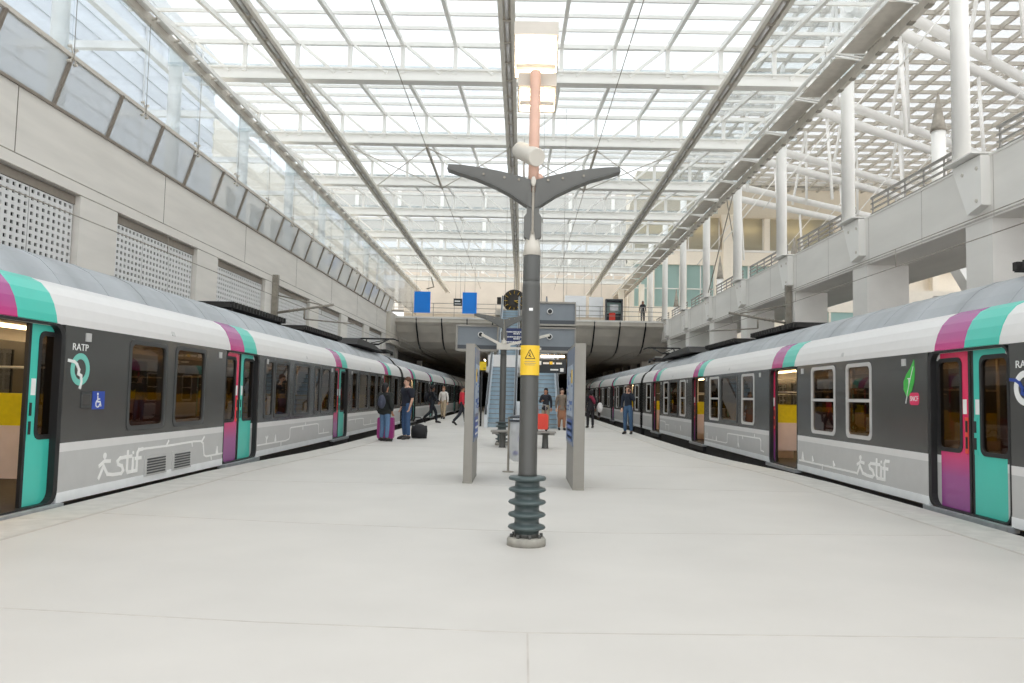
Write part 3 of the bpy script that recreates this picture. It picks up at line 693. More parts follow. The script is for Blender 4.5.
# ------------------------------------------------------------------ trains
ZS, ZW, ZK = .03, .70, 2.04            # sill, belt line, top of the dark band
CURVE = [(0,2.04),(.012,2.13),(.05,2.26),(.11,2.38),(.21,2.49),(.34,2.555)]
ROOF = [(.34,2.555),(.46,2.71),(.62,2.86),(.85,2.97),(1.15,3.03),(1.45,3.05),(1.75,3.03),(2.05,2.97),(2.28,2.86),(2.44,2.71),(2.56,2.555)]
CW = 2.9
def build_car(sg, XS, y0, y1, doors, windows, label, group, detail=True, silver=False):
    """doors = [(y, open_near, open_far)], windows = [(ya, yb, transom)]"""
    P = lambda d, s, z: (sg*(XS+d), s, z)
    far = sg                                        # on the parapet side the purple leaf is the farther one
    root = empty('train_car', (sg*(XS+CW/2), (y0+y1)/2, 0), label, 'train car', group)
    def bx(mb, d0, d1, s0, s1, z0, z1, mi=0): mb.hexa([P(d0,s0,z0),P(d1,s0,z0),P(d1,s1,z0),P(d0,s1,z0),P(d0,s0,z1),P(d1,s0,z1),P(d1,s1,z1),P(d0,s1,z1)], mi)
    HW = .88
    segs = []; prev = y0
    for (d, a, b) in doors: segs.append((prev, d-HW)); prev = d+HW
    segs.append((prev, y1))
    T = .05
    mb = MB()
    for (a, b) in segs:
        bx(mb, -.004, T, a, b, ZS, .145, 3); bx(mb, 0, T, a, b, .145, .60, 2); bx(mb, 0, T, a, b, .60, ZW, 1)
        ws = [w for w in windows if a < w[0] and w[1] < b]
        bx(mb, 0, T, a, b, ZW, .80, 0); bx(mb, 0, T, a, b, 1.96, ZK, 0)
        s = a
        for w in ws: bx(mb, 0, T, s, w[0], .80, 1.96, 0); s = w[1]
        bx(mb, 0, T, s, b, .80, 1.96, 0)
    mb.build('side_wall', [M['tdark'], M['twhite'], M['tgrey'], M['tsill']], root)
    # curved white cantrail, roof, far side, ends, floor and ceiling
    mb = MB()
    for (p, q) in zip(CURVE, CURVE[1:]):
        mb.add([P(p[0],y0,p[1]),P(q[0],y0,q[1]),P(q[0],y1,q[1]),P(p[0],y1,p[1])], [(0,1,2,3)], 0, True)
        mb.add([P(p[0]+.05,y0,p[1]-.03),P(q[0]+.05,y0,q[1]-.03),P(q[0]+.05,y1,q[1]-.03),P(p[0]+.05,y1,p[1]-.03)], [(0,1,2,3)], 0)
        mb.add([P(CW-p[0],y0,p[1]),P(CW-q[0],y0,q[1]),P(CW-q[0],y1,q[1]),P(CW-p[0],y1,p[1])], [(0,1,2,3)], 0, True)
    mb.build('cantrail', M['twhite'], root)
    mb = MB()
    n = int((y1-y0)/.25)
    for (p, q) in zip(ROOF, ROOF[1:]):
        mb.add([P(p[0],y0,p[1]),P(q[0],y0,q[1]),P(q[0],y1,q[1]),P(p[0],y1,p[1])], [(0,1,2,3)], 0)
    for k in range(int((y1-y0)/1.1)):
        s = y0+.5+1.1*k
        for (p, q) in zip(ROOF, ROOF[1:]): mb.hexa([P(p[0],s,p[1]),P(q[0],s,q[1]),P(q[0],s+.07,q[1]),P(p[0],s+.07,p[1]),P(p[0],s,p[1]+.006),P(q[0],s,q[1]+.006),P(q[0],s+.07,q[1]+.006),P(p[0],s+.07,p[1]+.006)], 0)
    mb.build('roof', M['troof'], root)
    mb = MB()
    bx(mb, CW-T, CW, y0, y1, ZS, .80); bx(mb, CW-T, CW, y0, y1, 1.9, ZK)
    s = y0
    k = y0+1.2
    while k+1.1 < y1: bx(mb, CW-T, CW, s, k, .8, 1.9); s = k+1.1; k += 1.5
    bx(mb, CW-T, CW, s, y1, .8, 1.9)
    mb.build('far_wall', M['tdark'], root)
    mb = MB(); bx(mb, CW-.03, CW-.02, y0, y1, .8, 1.9); mb.build('far_window', M['trainglass'], root)
    for (s0, s1) in ((y0, y0+.06), (y1-.06, y1)):
        mb = MB()
        bx(mb, 0, CW, s0, s1, ZS, ZK)
        mb.prism([P(d, s0, z) for d, z in CURVE+ROOF[1:-1]+[(CW-d, z) for d, z in CURVE[::-1]]], (0, s1-s0, 0))
        mb.build('end_wall', M['tdark'], root)
    mb = MB(); bx(mb, .12, CW-.06, y0+.07, y1-.07, -.02, .04); mb.build('car_floor', M['ifloor'], root)
    mb = MB(); bx(mb, .22, CW-.22, y0+.07, y1-.07, 2.22, 2.26); mb.build('car_ceiling', M['iceil'], root)
    mb = MB()
    for s in (.62, CW-.7):
        k = y0+.8
        while k+1.3 < y1: bx(mb, s, s+.16, k, k+1.3, 2.18, 2.22); k += 1.75
    mb.build('ceiling_lamp', M['ilamp'], root)
    mb = MB(); bx(mb, .25, CW-.25, y0+.1, y1-.1, -.95, -.03); bx(mb, .06, .25, y0+.1, y1-.1, -.4, 0)
    k = y0+1
    while k < y1-2: bx(mb, .12, .3, k, k+1.1, -.85, -.35); k += 2.3
    mb.build('underframe', M['under'], root)
    # windows
    for (a, b, tr) in windows:
        c = ((a+b)/2, 1.38); w_, h_ = b-a, 1.16
        o = rrect(c, w_+.05, h_+.05, .10); i_ = rrect(c, w_-.07, h_-.07, .085)
        fr = MB().ring([P(-.012,s,z) for s, z in o], [P(-.012,s,z) for s, z in i_], (sg*.05,0,0))
        if tr: bx(fr, -.008, .03, a, b, 1.36, 1.41)
        f = fr.build('window_frame', M['tframe'] if (silver and tr) else M['tframed'], root)
        MB().prism([P(.012,s,z) for s, z in i_], (sg*.008,0,0)).build('pane', M['trainglass'], f)
    # doors
    for (dy, on, of) in doors:
        # black surround with rounded corners, recessed livery behind the leaves
        o = rrect((dy, 1.035), 2*HW+.012, 2.01, .15); i_ = rrect((dy-.03, 1.035), 2*HW-.09, 1.96, .14)
        sur = MB().ring([P(-.006,s,z) for s, z in o], [P(-.006,s,z) for s, z in i_], (sg*.17,0,0)).build('door_surround', M['black'], root)
        mb = MB(); bx(mb, -.07, .16, dy-.92, dy+.92, -.03, .035); bx(mb, -.04, .1, dy-.9, dy+.9, -.16, -.03, 1); mb.build('door_step', [M['step'], M['black']], root)
        for near in (True, False):
            shift = on if near else of
            sd = -1 if near else 1
            purple = (not near) if far > 0 else near
            fn = lambda u, z, d: P(d, dy+sd*(.015+shift+u), z)
            W = .86
            if shift > .45: W = .86-(shift-.45)*.0
            mb = MB(); d0, d1 = .07, .11
            def q(u0, u1, z0, z1, mi):
                mb.hexa([fn(u0,z0,d0),fn(u1,z0,d0),fn(u1,z0,d1),fn(u0,z0,d1),fn(u0,z1,d0),fn(u1,z1,d0),fn(u1,z1,d1),fn(u0,z1,d1)], mi)
            umax = W
            q(.0,.045,.05,2.06,4)
            wu0, wu1, wz0, wz1 = .20, .74, .78, 1.92
            q(.045,.69,.05,wz0,0); q(.045,wu0,wz0,wz1,0); q(.045,.69,wz1,2.06,0)
            q(.69,W,.05,.60,2); q(.69,W,.60,.70,1); q(.69,W,.70,wz0,3); q(wu1,W,wz0,wz1,3); q(.69,W,wz1,2.06,1)
            lf = mb.build('door_leaf', [M['magenta'] if purple else M['tmint'], M['twhite'], M['tgrey'], M['tdark'], M['black']], root)
            if detail: tag(lf, 'magenta to purple door leaf' if purple else 'mint green door leaf', None)
            c = ((wu0+wu1)/2, (wz0+wz1)/2)
            oo = rrect(c, wu1-wu0+.05, wz1-wz0+.05, .1); ii = rrect(c, wu1-wu0-.05, wz1-wz0-.05, .075)
            MB().ring([fn(u,z,d0-.008) for u, z in oo], [fn(u,z,d0-.008) for u, z in ii], (sg*.05,0,0)).build('window_seal', M['black'], lf)
            MB().prism([fn(u,z,d0+.012) for u, z in ii], (sg*.008,0,0)).build('pane', M['doorglass'], lf)
            if detail:
                h = MB()
                for (z0, z1) in ((1.02,1.16),(.82,.96)): h.hexa([fn(.06,z0,d0-.012),fn(.10,z0,d0-.012),fn(.10,z0,d0),fn(.06,z0,d0),fn(.06,z1,d0-.012),fn(.10,z1,d0-.012),fn(.10,z1,d0),fn(.06,z1,d0)])
                h.hexa([fn(.05,.76,d0-.006),fn(.12,.76,d0-.006),fn(.12,.76,d0),fn(.05,.76,d0),fn(.05,1.2,d0-.006),fn(.12,1.2,d0-.006),fn(.12,1.2,d0),fn(.05,1.2,d0)], 1)
                h.build('handle', [M['black'], M['red'] if purple else M['tmint']], lf)
                st = MB(); st.hexa([fn(.08,1.24,d0-.004),fn(.16,1.24,d0-.004),fn(.16,1.24,d0),fn(.08,1.24,d0),fn(.08,1.42,d0-.004),fn(.16,1.42,d0-.004),fn(.16,1.42,d0),fn(.08,1.42,d0)])
                st.build('sticker', M['white'], lf)
        # colour stripes over the door
        for (s0, s1, purple) in ((dy-.70, dy, far < 0), (dy, dy+.70, far > 0)):
            mb = MB()
            for (p, q_) in zip([(-.012,2.05)]+[(d-.006,z+.003) for d, z in CURVE], [(d-.006,z+.003) for d, z in CURVE]):
                mb.hexa([P(p[0],s0,p[1]),P(p[0],s1,p[1]),P(q_[0],s1,q_[1]),P(q_[0],s0,q_[1]),P(p[0]+.03,s0,p[1]-.004),P(p[0]+.03,s1,p[1]-.004),P(q_[0]+.03,s1,q_[1]-.004),P(q_[0]+.03,s0,q_[1]-.004)])
            o = mb.build('door_stripe', M['magtop'] if purple else M['tmint'], root)
            if detail: tag(o, 'purple stripe over the door' if purple else 'mint stripe over the door', None)
        # partitions, seats and grab poles next to the doorway
        for sd in (-1, 1):
            s = dy+sd*1.02
            for (da, db) in ((.14, 1.0), (CW-1.0, CW-.08)):
                mb = MB(); bx(mb, da, db, s-.025, s+.025, .28, .88); mb.build('partition', M['iwall'], root)
                mb = MB(); bx(mb, da, db, s+sd*.03-.02, s+sd*.03+.09, .88, 1.25); mb.build('seat_back', M['seat'], root)
                mb = MB(); mb.tube([P(db if da < 1 else da, s, .04), P(db if da < 1 else da, s, 2.2)], .02, 8); mb.tube([P(da, s, 1.55), P(db, s, 1.55)], .016, 6); mb.build('grab_pole', M['tframe'], root)
    # seats along the car
    k = 0
    for (a, b) in segs:
        s = a+1.2
        while s+.9 < b:
            for da in (.14, CW-1.06):
                mb = MB(); bx(mb, da, da+.92, s, s+.5, .38, .5); bx(mb, da, da+.92, s+.46, s+.56, .5, 1.16)
                bx(mb, da+.1, da+.82, s+.1, s+.4, .04, .38, 1)
                mb.build('seat', [M['seat'] if k % 2 else M['seatp'], M['iwall']], root)
            k += 1; s += 1.45
    # small lamps over the dark band
    for (a, b) in segs[1:-1]:
        for s in (a+.42 if sg < 0 else a+.60, b-.36):
            mb = MB(); bx(mb, -.02, .0, s, s+.10, 1.88, 1.98); mb.build('marker_lamp', M['tgrey'], root)
    for s in [(a+b)/2+.3 for a, b in segs if b-a > 3]:
        mb = MB(); mb.hexa([P(.0,s,2.12),P(.0,s+.10,2.12),P(.09,s+.10,2.12),P(.09,s,2.12),P(.085,s,2.32),P(.085,s+.10,2.32),P(.17,s+.10,2.32),P(.17,s,2.32)]); mb.build('side_lamp', M['tgrey'], root)
    return root, P, bx

def ribbon(mb, P, pts, w, d=-.004, mi=0):
    for (a, b) in zip(pts, pts[1:]):
        mb.rk = getattr(mb, 'rk', 0)+1; dd = d-.00025*(mb.rk % 24)
        a = Vector((a[0], a[1])); b = Vector((b[0], b[1])); v = (b-a)
        if v.length < 1e-6: continue
        v.normalize(); n = Vector((-v.y, v.x))*w/2; a2 = a-v*w*.4; b2 = b+v*w*.4
        q = [a2-n, b2-n, b2+n, a2+n]
        mb.hexa([P(dd, p.x, p.y) for p in q]+[P(.0, p.x, p.y) for p in q], mi)
def disc(mb, P, c, r, d=-.004, mi=0, sx=1): 
    mb.prism([P(d, c[0]+sx*r*math.cos(2*PI*k/16), c[1]+r*math.sin(2*PI*k/16)) for k in range(16)], (P(0,0,0)[0]-P(d,0,0)[0],0,0), mi)

def plain_windows(doors, y0, y1):
    ws = []
    for (a, b) in zip(doors, doors[1:]):
        c = (a+b)/2; g = b-a
        ws += [(c-g*.285, c-g*.165, True), (c-g*.115, c+g*.10, False), (c+g*.15, c+g*.27, True)]
    ws += [(y0+.7, y0+1.75, True), (y1-1.75, y1-.7, True)]
    return [w for w in ws if w[0] > y0+.3 and w[1] < y1-.3]

GL, GR = 'cars of the train beside the beige wall', 'cars of the train beside the open parapet'
LD = [8.08, 14.80, 22.90, 30.85]
carL, PL, bL = build_car(-1, 5.2, 1.2, 34.25, [(LD[0],.9,.32),(LD[1],0,0),(LD[2],0,0),(LD[3],.3,.72)],
    [(3.4,4.3,False),(5.0,6.0,False),(10.48,11.55,False),(11.88,12.98,False),(16.05,16.62,False),(16.72,17.72,False),(18.15,19.45,False),(19.95,20.45,False),(20.62,21.55,False),(24.35,25.1,False),(25.4,26.9,False),(27.2,28.3,False),(28.6,29.3,False),(32.4,33.4,False)],
    'white and grey train car with wheelchair sticker and round emblem beside the beige wall', GL)
for i, (y0, y1, ds, ln) in enumerate(((34.85,65.4,[38.15,45.9,54.0,61.9],'second'),(66.0,96.6,[69.3,77.1,85.2,93.0],'third'))):
    build_car(-1, 5.2, y0, y1, [(d, .0 if j % 2 else .5, .0 if j % 2 else .6) for j, d in enumerate(ds)], plain_windows(ds, y0, y1),
        '%s car of the train beside the beige wall%s' % (ln, ', under the bridge edge' if i == 0 else ', deep in the tunnel'), GL, i == 0)
RD = [9.75, 16.53, 24.45, 32.05]
carR, PR, bR = build_car(1, 5.38, 1.2, 35.6, [(RD[0],0,0),(RD[1],.62,.64),(RD[2],.62,.64),(RD[3],.55,.6)],
    [(3.2,4.1,True),(5.0,6.0,True),(12.36,13.27,True),(13.78,14.86,True),(18.55,19.57,True),(20.0,21.63,False),(21.84,22.9,True),(26.3,27.2,True),(27.6,29.1,False),(29.4,30.3,True),(33.4,34.5,True)],
    'white and grey train car with green leaf emblem beside the open parapet', GR, True, True)
for i, (y0, y1, ds, ln) in enumerate(((36.2,66.8,[39.45,47.2,55.35,63.3],'second'),(67.4,98,[70.7,78.5,86.6,94.4],'third'))):
    build_car(1, 5.38, y0, y1, [(d, .0 if j % 2 else .5, .0 if j % 2 else .6) for j, d in enumerate(ds)], plain_windows(ds, y0, y1),
        '%s car of the train beside the open parapet%s' % (ln, ', behind the man on the phone' if i == 0 else ', deep in the tunnel'), GR, i == 0, True)
for sg, XS, y, nm in ((-1,5.2,34.25,'beside the beige wall'),(1,5.38,35.6,'beside the open parapet')):
    for k, yy in enumerate((y, y+31.15 if sg < 0 else y+31.2)):
        r = tag(MB().box(sg*(XS+.2) if sg > 0 else -(XS+CW-.2), (XS+CW-.2) if sg > 0 else -(XS+.2), yy+.06, yy+.54, .0, 2.45).build('gangway_bellows', M['black'], None, (sg*(XS+1.45), yy+.3, 0)), 'black gangway bellows between the %s cars %s' % ('first two' if k == 0 else 'last two', nm), 'bellows')

# livery drawings on the pale grey skirt: running figure, lettering and route line
def draw(P, name, root, lines, dots, w=.035):
    mb = MB()
    for l in lines: ribbon(mb, P, l, w)
    for (c, r) in dots: disc(mb, P, c, r)
    return mb.build(name, M['ribbon'], root)
def stif(P, root, x, s):
    """s = +1: reading runs towards larger y"""
    f = lambda pts: [(x+s*u, z) for u, z in pts]
    L = [f([(0,.37),(.12,.42),(.25,.41)]), f([(0,.22),(.10,.36),(.20,.25),(.34,.23)]), f([(.34,.23),(.55,.225),(.60,.26),(.56,.32),(.46,.35),(.44,.39),(.50,.425),(.64,.43)]),
         f([(.70,.50),(.695,.26),(.72,.225),(.79,.225)]), f([(.64,.43),(.80,.43)]), f([(.85,.40),(.845,.225),(.96,.225)]), f([(.96,.225),(.965,.46),(1.0,.50),(1.10,.505)]), f([(.92,.39),(1.06,.39)])]
    draw(P, 'running_figure_lettering', root, L, [(f([(.12,.485)])[0], .04), (f([(.85,.475)])[0], .022)], .045)
stif(PL, carL, 9.85, 1)
draw(PL, 'route_line', carL, [[(10.95,.505),(11.72,.50),(12.66,.51),(12.95,.50),(13.05,.46),(13.11,.26),(13.2,.235),(13.9,.235)],[(11.7,.50),(11.76,.57)],[(12.6,.50),(12.62,.44)],[(13.0,.5),(13.08,.56)],[(13.4,.23),(13.42,.17)],[(13.66,.24),(13.66,.36)],[(13.62,.24),(13.66,.33),(13.70,.24)]], [], .03)
draw(PL, 'route_line', carL, [[(15.75,.255),(17.65,.245),(17.9,.27),(17.95,.32),(17.95,.50),(18.05,.515),(20.3,.525),(20.45,.50),(20.5,.26),(21.6,.25)],[(16.3,.25),(16.3,.36),(16.26,.4)],[(16.34,.36),(16.38,.4)],[(16.9,.25),(16.9,.4)],[(16.86,.28),(16.9,.37),(16.94,.28)],[(17.3,.25),(17.3,.16)],[(19.0,.52),(19.0,.44)],[(19.2,.52),(19.22,.58)],[(21,.25),(21,.36)]], [], .03)
draw(PL, 'route_line', carL, [[(24,.5),(26,.5),(26.3,.48),(26.3,.28),(26.5,.26),(29.6,.26)],[(25,.5),(25,.4)],[(27.5,.26),(27.5,.4)],[(28.4,.26),(28.4,.38)]], [], .03)
stif(PR, carR, 12.88, -1)
draw(PR, 'route_line', carR, [[(15.55,.225),(12.86,.23)],[(15.35,.24),(15.35,.36)],[(15.30,.25),(15.35,.38),(15.40,.25)],[(14.85,.23),(14.85,.34),(14.80,.27)],[(14.35,.23),(14.37,.15)],[(13.85,.23),(13.86,.33),(13.8,.27)]], [], .03)
draw(PR, 'route_line', carR, [[(23.5,.215),(21.12,.225),(20.95,.25),(20.93,.47),(20.8,.485),(18.1,.50),(18.02,.46),(18.02,.24),(17.8,.225)],[(23.2,.22),(23.2,.38)],[(22.5,.22),(22.5,.31)],[(22.1,.22),(22.1,.34)],[(22.15,.23),(22.1,.33),(22.05,.23)],[(19.9,.48),(19.9,.3),(19.82,.2)],[(19.9,.3),(19.98,.2)],[(19.5,.49),(19.48,.42)],[(18.5,.5),(18.5,.57)]], [], .03)
draw(PR, 'route_line', carR, [[(31,.5),(30.2,.5),(29.9,.47),(29.9,.22)],[(29.9,.4),(29.2,.4),(29.2,.2)],[(28,.3),(28,.42)],[(27,.3),(27.1,.44)]], [], .03)
# skirt vents
for k, (a, b) in enumerate(((11.02,11.70),(11.90,12.56))):
    mb = MB(); bL(mb, -.02, .0, a, b, .12, .40)
    for j in range(6): bL(mb, -.03, -.02, a+.06, b-.06, .15+j*.038, .172+j*.038, 1)
    mb.build('skirt_vent', [M['tgrey'], M['tframed']], carL)
# emblem near the door: mint ring with a dark blue profile line, lettering above
mb = MB()
c = (9.30, 1.545); n = 28
o = [PL(-.006, c[0]+.20*math.cos(2*PI*k/n), c[1]+.19*math.sin(2*PI*k/n)) for k in range(n)]
i_ = [PL(-.006, c[0]+.125*math.cos(2*PI*k/n), c[1]+.12*math.sin(2*PI*k/n)) for k in range(n)]
mb.ring(o, i_, (-.006,0,0))
ribbon(mb, PL, [(9.05,1.64),(9.16,1.63),(9.22,1.60),(9.27,1.54),(9.26,1.49),(9.32,1.47),(9.33,1.40),(9.31,1.33)], .035, -.010, 1)
mb.build('round_emblem', [M['logomint'], M['white']], carL)
mb = MB(); put_text(mb, 'RATP', .115, lambda x, y, z: PL(-.004-z, 9.28+x, 1.80+y), 0, 1.25); mb.build('lettering', M['white'], carL)
mb = MB()
c = (8.58, 1.545)
o = [PR(-.006, c[0]+.20*math.cos(2*PI*k/n), c[1]+.19*math.sin(2*PI*k/n)) for k in range(n)]
i_ = [PR(-.006, c[0]+.125*math.cos(2*PI*k/n), c[1]+.12*math.sin(2*PI*k/n)) for k in range(n)]
mb.ring(o, i_, (.006,0,0)); ribbon(mb, PR, [(8.84,1.64),(8.74,1.63),(8.68,1.60),(8.63,1.54),(8.64,1.49),(8.58,1.47),(8.57,1.40)], .035, -.010, 1)
mb.build('round_emblem', [M['white'], M['logoblue']], carR)
mb = MB(); put_text(mb, 'RATP', .115, lambda x, y, z: PR(-.004-z, 8.58-x, 1.80+y), 0, 1.25); mb.build('lettering', M['white'], carR)
# wheelchair sticker and speaker plate
mb = MB(); bL(mb, -.005, 0, 9.60, 9.88, 1.07, 1.29); s_ = mb.build('wheelchair_sticker', M['stickblue'], carL)
mb = MB(); f = lambda pts: [(9.66+u*.16, 1.09+v*.17) for u, v in pts]
ribbon(mb, PL, f([(.35,.82),(.38,.42),(.72,.42),(.86,.12)]), .018, -.008); ribbon(mb, PL, f([(.37,.62),(.66,.62)]), .014, -.008)
ribbon(mb, PL, f([(.24,.5),(.12,.34),(.14,.14),(.34,.04),(.56,.08),(.66,.24)]), .014, -.008); disc(mb, PL, f([(.34,.98)])[0], .016, -.008)
mb.build('pictogram', M['white'], s_)
mb = MB(); bL(mb, -.012, 0, 9.34, 9.56, 1.09, 1.28); bL(mb, -.014, -.012, 9.37, 9.53, 1.12, 1.25, 1); mb.build('intercom_plate', [M['tframed'], M['tdark']], carL)
# green leaf, pink badge, corner plate
mb = MB()
lf = [(11.22,1.45),(11.30,1.55),(11.30,1.66),(11.22,1.76),(11.10,1.85),(11.00,1.96),(10.98,1.80),(11.00,1.66),(11.06,1.54),(11.16,1.46)]
mb.prism([PR(-.005,s,z) for s, z in lf], (.005,0,0)); ribbon(mb, PR, [(11.24,1.36),(11.19,1.50),(11.10,1.70),(11.02,1.86)], .012, -.008, 1)
put_text(mb, 'T', .15, lambda x, y, z: PR(-.006-z, 11.14-x, 1.65+y), 1); mb.build('leaf_emblem', [M['leaf'], M['white']], carR)
mb = MB(); mb.prism([PR(-.005,s,z) for s, z in rrect((11.0,1.42), .26, .17, .05)], (.005,0,0)); put_text(mb, 'SNCF', .095, lambda x, y, z: PR(-.006-z, 11.0-x, 1.42+y), 1)
mb.build('pink_badge', [M['pink'], M['white']], carR)

# roof equipment
def roof_box(x, y0, y1, w_, h, label, m='steeld'):
    root = empty('roof_resistor', (x, (y0+y1)/2, 3.02), label, 'roof equipment', 'ribbed black boxes on the train roofs')
    MB().box(x-w_/2, x+w_/2, y0, y1, 3.06, 3.06+h*.5).build('casing', M['under'], root)
    mb = MB(); k = y0+.08
    while k < y1-.1: mb.box(x-w_/2-.04, x+w_/2+.04, k, k+.09, 3.07, 3.06+h); k += .2
    mb.build('fin', M['under'], root)
    for yy in (y0+.2, y1-.3): MB().box(x-w_/2+.05, x+w_/2-.05, yy, yy+.1, 2.99, 3.07).build('foot', M['under'], root)
roof_box(-6.5, 16.4, 20.3, .8, .12, 'ribbed black box on the train roof in front of the wall mast')
roof_box(-6.5, 22.0, 26.6, .8, .12, 'ribbed black box on the train roof past the wall mast')
roof_box(6.68, 18.3, 21.9, .8, .12, 'ribbed black box on the roof of the parapet side train, by the mast arm')
roof_box(6.68, 23.5, 27.3, .8, .12, 'ribbed black box on the roof of the parapet side train, past the mast arm')
roof_box(6.68, 6.6, 10.2, .8, .12, 'ribbed black box on the roof of the parapet side train, at the edge of view')
for sg, XS, y0, y1, lab in ((-1,5.2,27.2,32.4,'low dark fairing on the roof of the train by the beige wall'),(1,5.38,28.0,33.6,'low dark fairing on the roof of the train by the open parapet')):
    x = sg*(XS+1.0)
    o = MB().hexa([(x-.5,y0,3.0),(x+.5,y0,3.0),(x+.5,y1,3.0),(x-.5,y1,3.0),(x-.4,y0+.9,3.26),(x+.4,y0+.9,3.26),(x+.4,y1-1.6,3.22),(x-.4,y1-1.6,3.22)]).build('roof_fairing', M['under'], None, (x,(y0+y1)/2,2.7))
    tag(o, lab, 'roof equipment')
for sg, XS, y, lab in ((-1,5.2,35.8,'raised dark pantograph on the train by the beige wall'),(1,5.38,38.2,'raised dark pantograph on the train by the open parapet')):
    x = sg*(XS+1.45); root = empty('pantograph', (x, y, 3.04), lab, 'pantograph')
    mb = MB()
    for s in (-.6,.6): mb.bar((x+s,y-1,3.20),(x+s,y+1,3.20), .09, .09)
    for yy in (-1,0,1): mb.bar((x-.6,y+yy,3.20),(x+.6,y+yy,3.20), .08, .08)
    for s in (-.6,.6):
        for yy in (-.9,.9): mb.lathe([(.09,3.06),(.05,3.10),(.09,3.13),(.05,3.16),(.08,3.19)], (x+s,y+yy,0), 10)
    mb.build('base_frame', M['under'], root)
    mb = MB(); mb.tube([(x,y+.8,3.24),(x,y-.9,3.46)], .06, 8); mb.tube([(x-.3,y-.9,3.46),(x-.5,y+.5,3.78)], .035, 8); mb.tube([(x+.3,y-.9,3.46),(x+.5,y+.5,3.78)], .035, 8); mb.tube([(x-.3,y-.9,3.46),(x+.3,y-.9,3.46)], .04, 8); mb.tube([(x-.3,y-.9,3.46),(x+.5,y+.5,3.78)], .02, 6)
    mb.build('arm', M['under'], root)
    mb = MB()
    for d in (-.12,.12): mb.tube([(x-.95,y+.5+d,3.72),(x-.75,y+.5+d,3.80),(x+.75,y+.5+d,3.80),(x+.95,y+.5+d,3.72)], .03, 8)
    mb.build('collector_head', M['under'], root)

# catenary masts and wires
for sg, xw, lab in ((-1, WX, 'dark overhead line mast fixed to the beige wall, with its arm over the track'), (1, PX, 'dark overhead line mast fixed to a concrete pier, with its arm over the track')):
    y = 31.5; x = xw-sg*.12 if sg > 0 else xw+.12
    root = empty('mounted_catenary_mast', (x, y, 4.2), lab, 'catenary mast')
    MB().box(x-.11, x+.11, y-.1, y+.1, 4.0, 5.95).build('mast', M['steeld'], root)
    a = -sg
    mb = MB(); mb.tube([(x,y,4.42),(x+a*2.35,y,4.80)], .05, 8); mb.tube([(x,y,5.15),(x+a*1.9,y,4.78)], .028, 8); mb.tube([(x+a*1.2,y,4.56),(x+a*1.2,y,4.20)], .04, 8); mb.tube([(x+a*1.2,y,4.20),(x+a*3.2,y,4.05)], .028, 8)
    mb.build('cantilever_arm', M['steeld'], root)
    mb = MB()
    for t in (.25,.32,.39): mb.lathe([(.03,-.03),(.08,0),(.03,.03)], (x+a*2.35*t, y, 4.42+.38*t), 10, axis='x')
    mb.lathe([(.05,-.08),(.09,0),(.05,.08)], (x, y, 5.6), 10); mb.build('insulator', M['steeld'], root)
for sg, x, lab in ((-1, -6.65, 'train by the beige wall'), (1, 6.83, 'train by the open parapet')):
    for z, nm in (((4.36,'upper feeder'), (4.19,'messenger'), (3.86,'contact')) if sg < 0 else ((4.19,'messenger'), (3.86,'contact'))):
        o = MB().tube([(x+(.0),-1,z),(x,31.5,z),(x,62,z-.02)], .009, 5).build('hanging_overhead_wire', M['steeld'])
        tag(o, '%s wire strung over the %s' % (nm, lab), 'overhead wire')
    root = None
    for i, y in enumerate((9.2,14.6,20,26,37,43,49)):
        o = MB().tube([(x,y,3.86),(x,y,4.19)], .007, 5).build('hanging_wire_dropper', M['steeld'])
        tag(o, 'short wire dropper over the %s, %s from the camera' % (lab, ORD[i]), 'wire dropper', 'wire droppers over the trains')

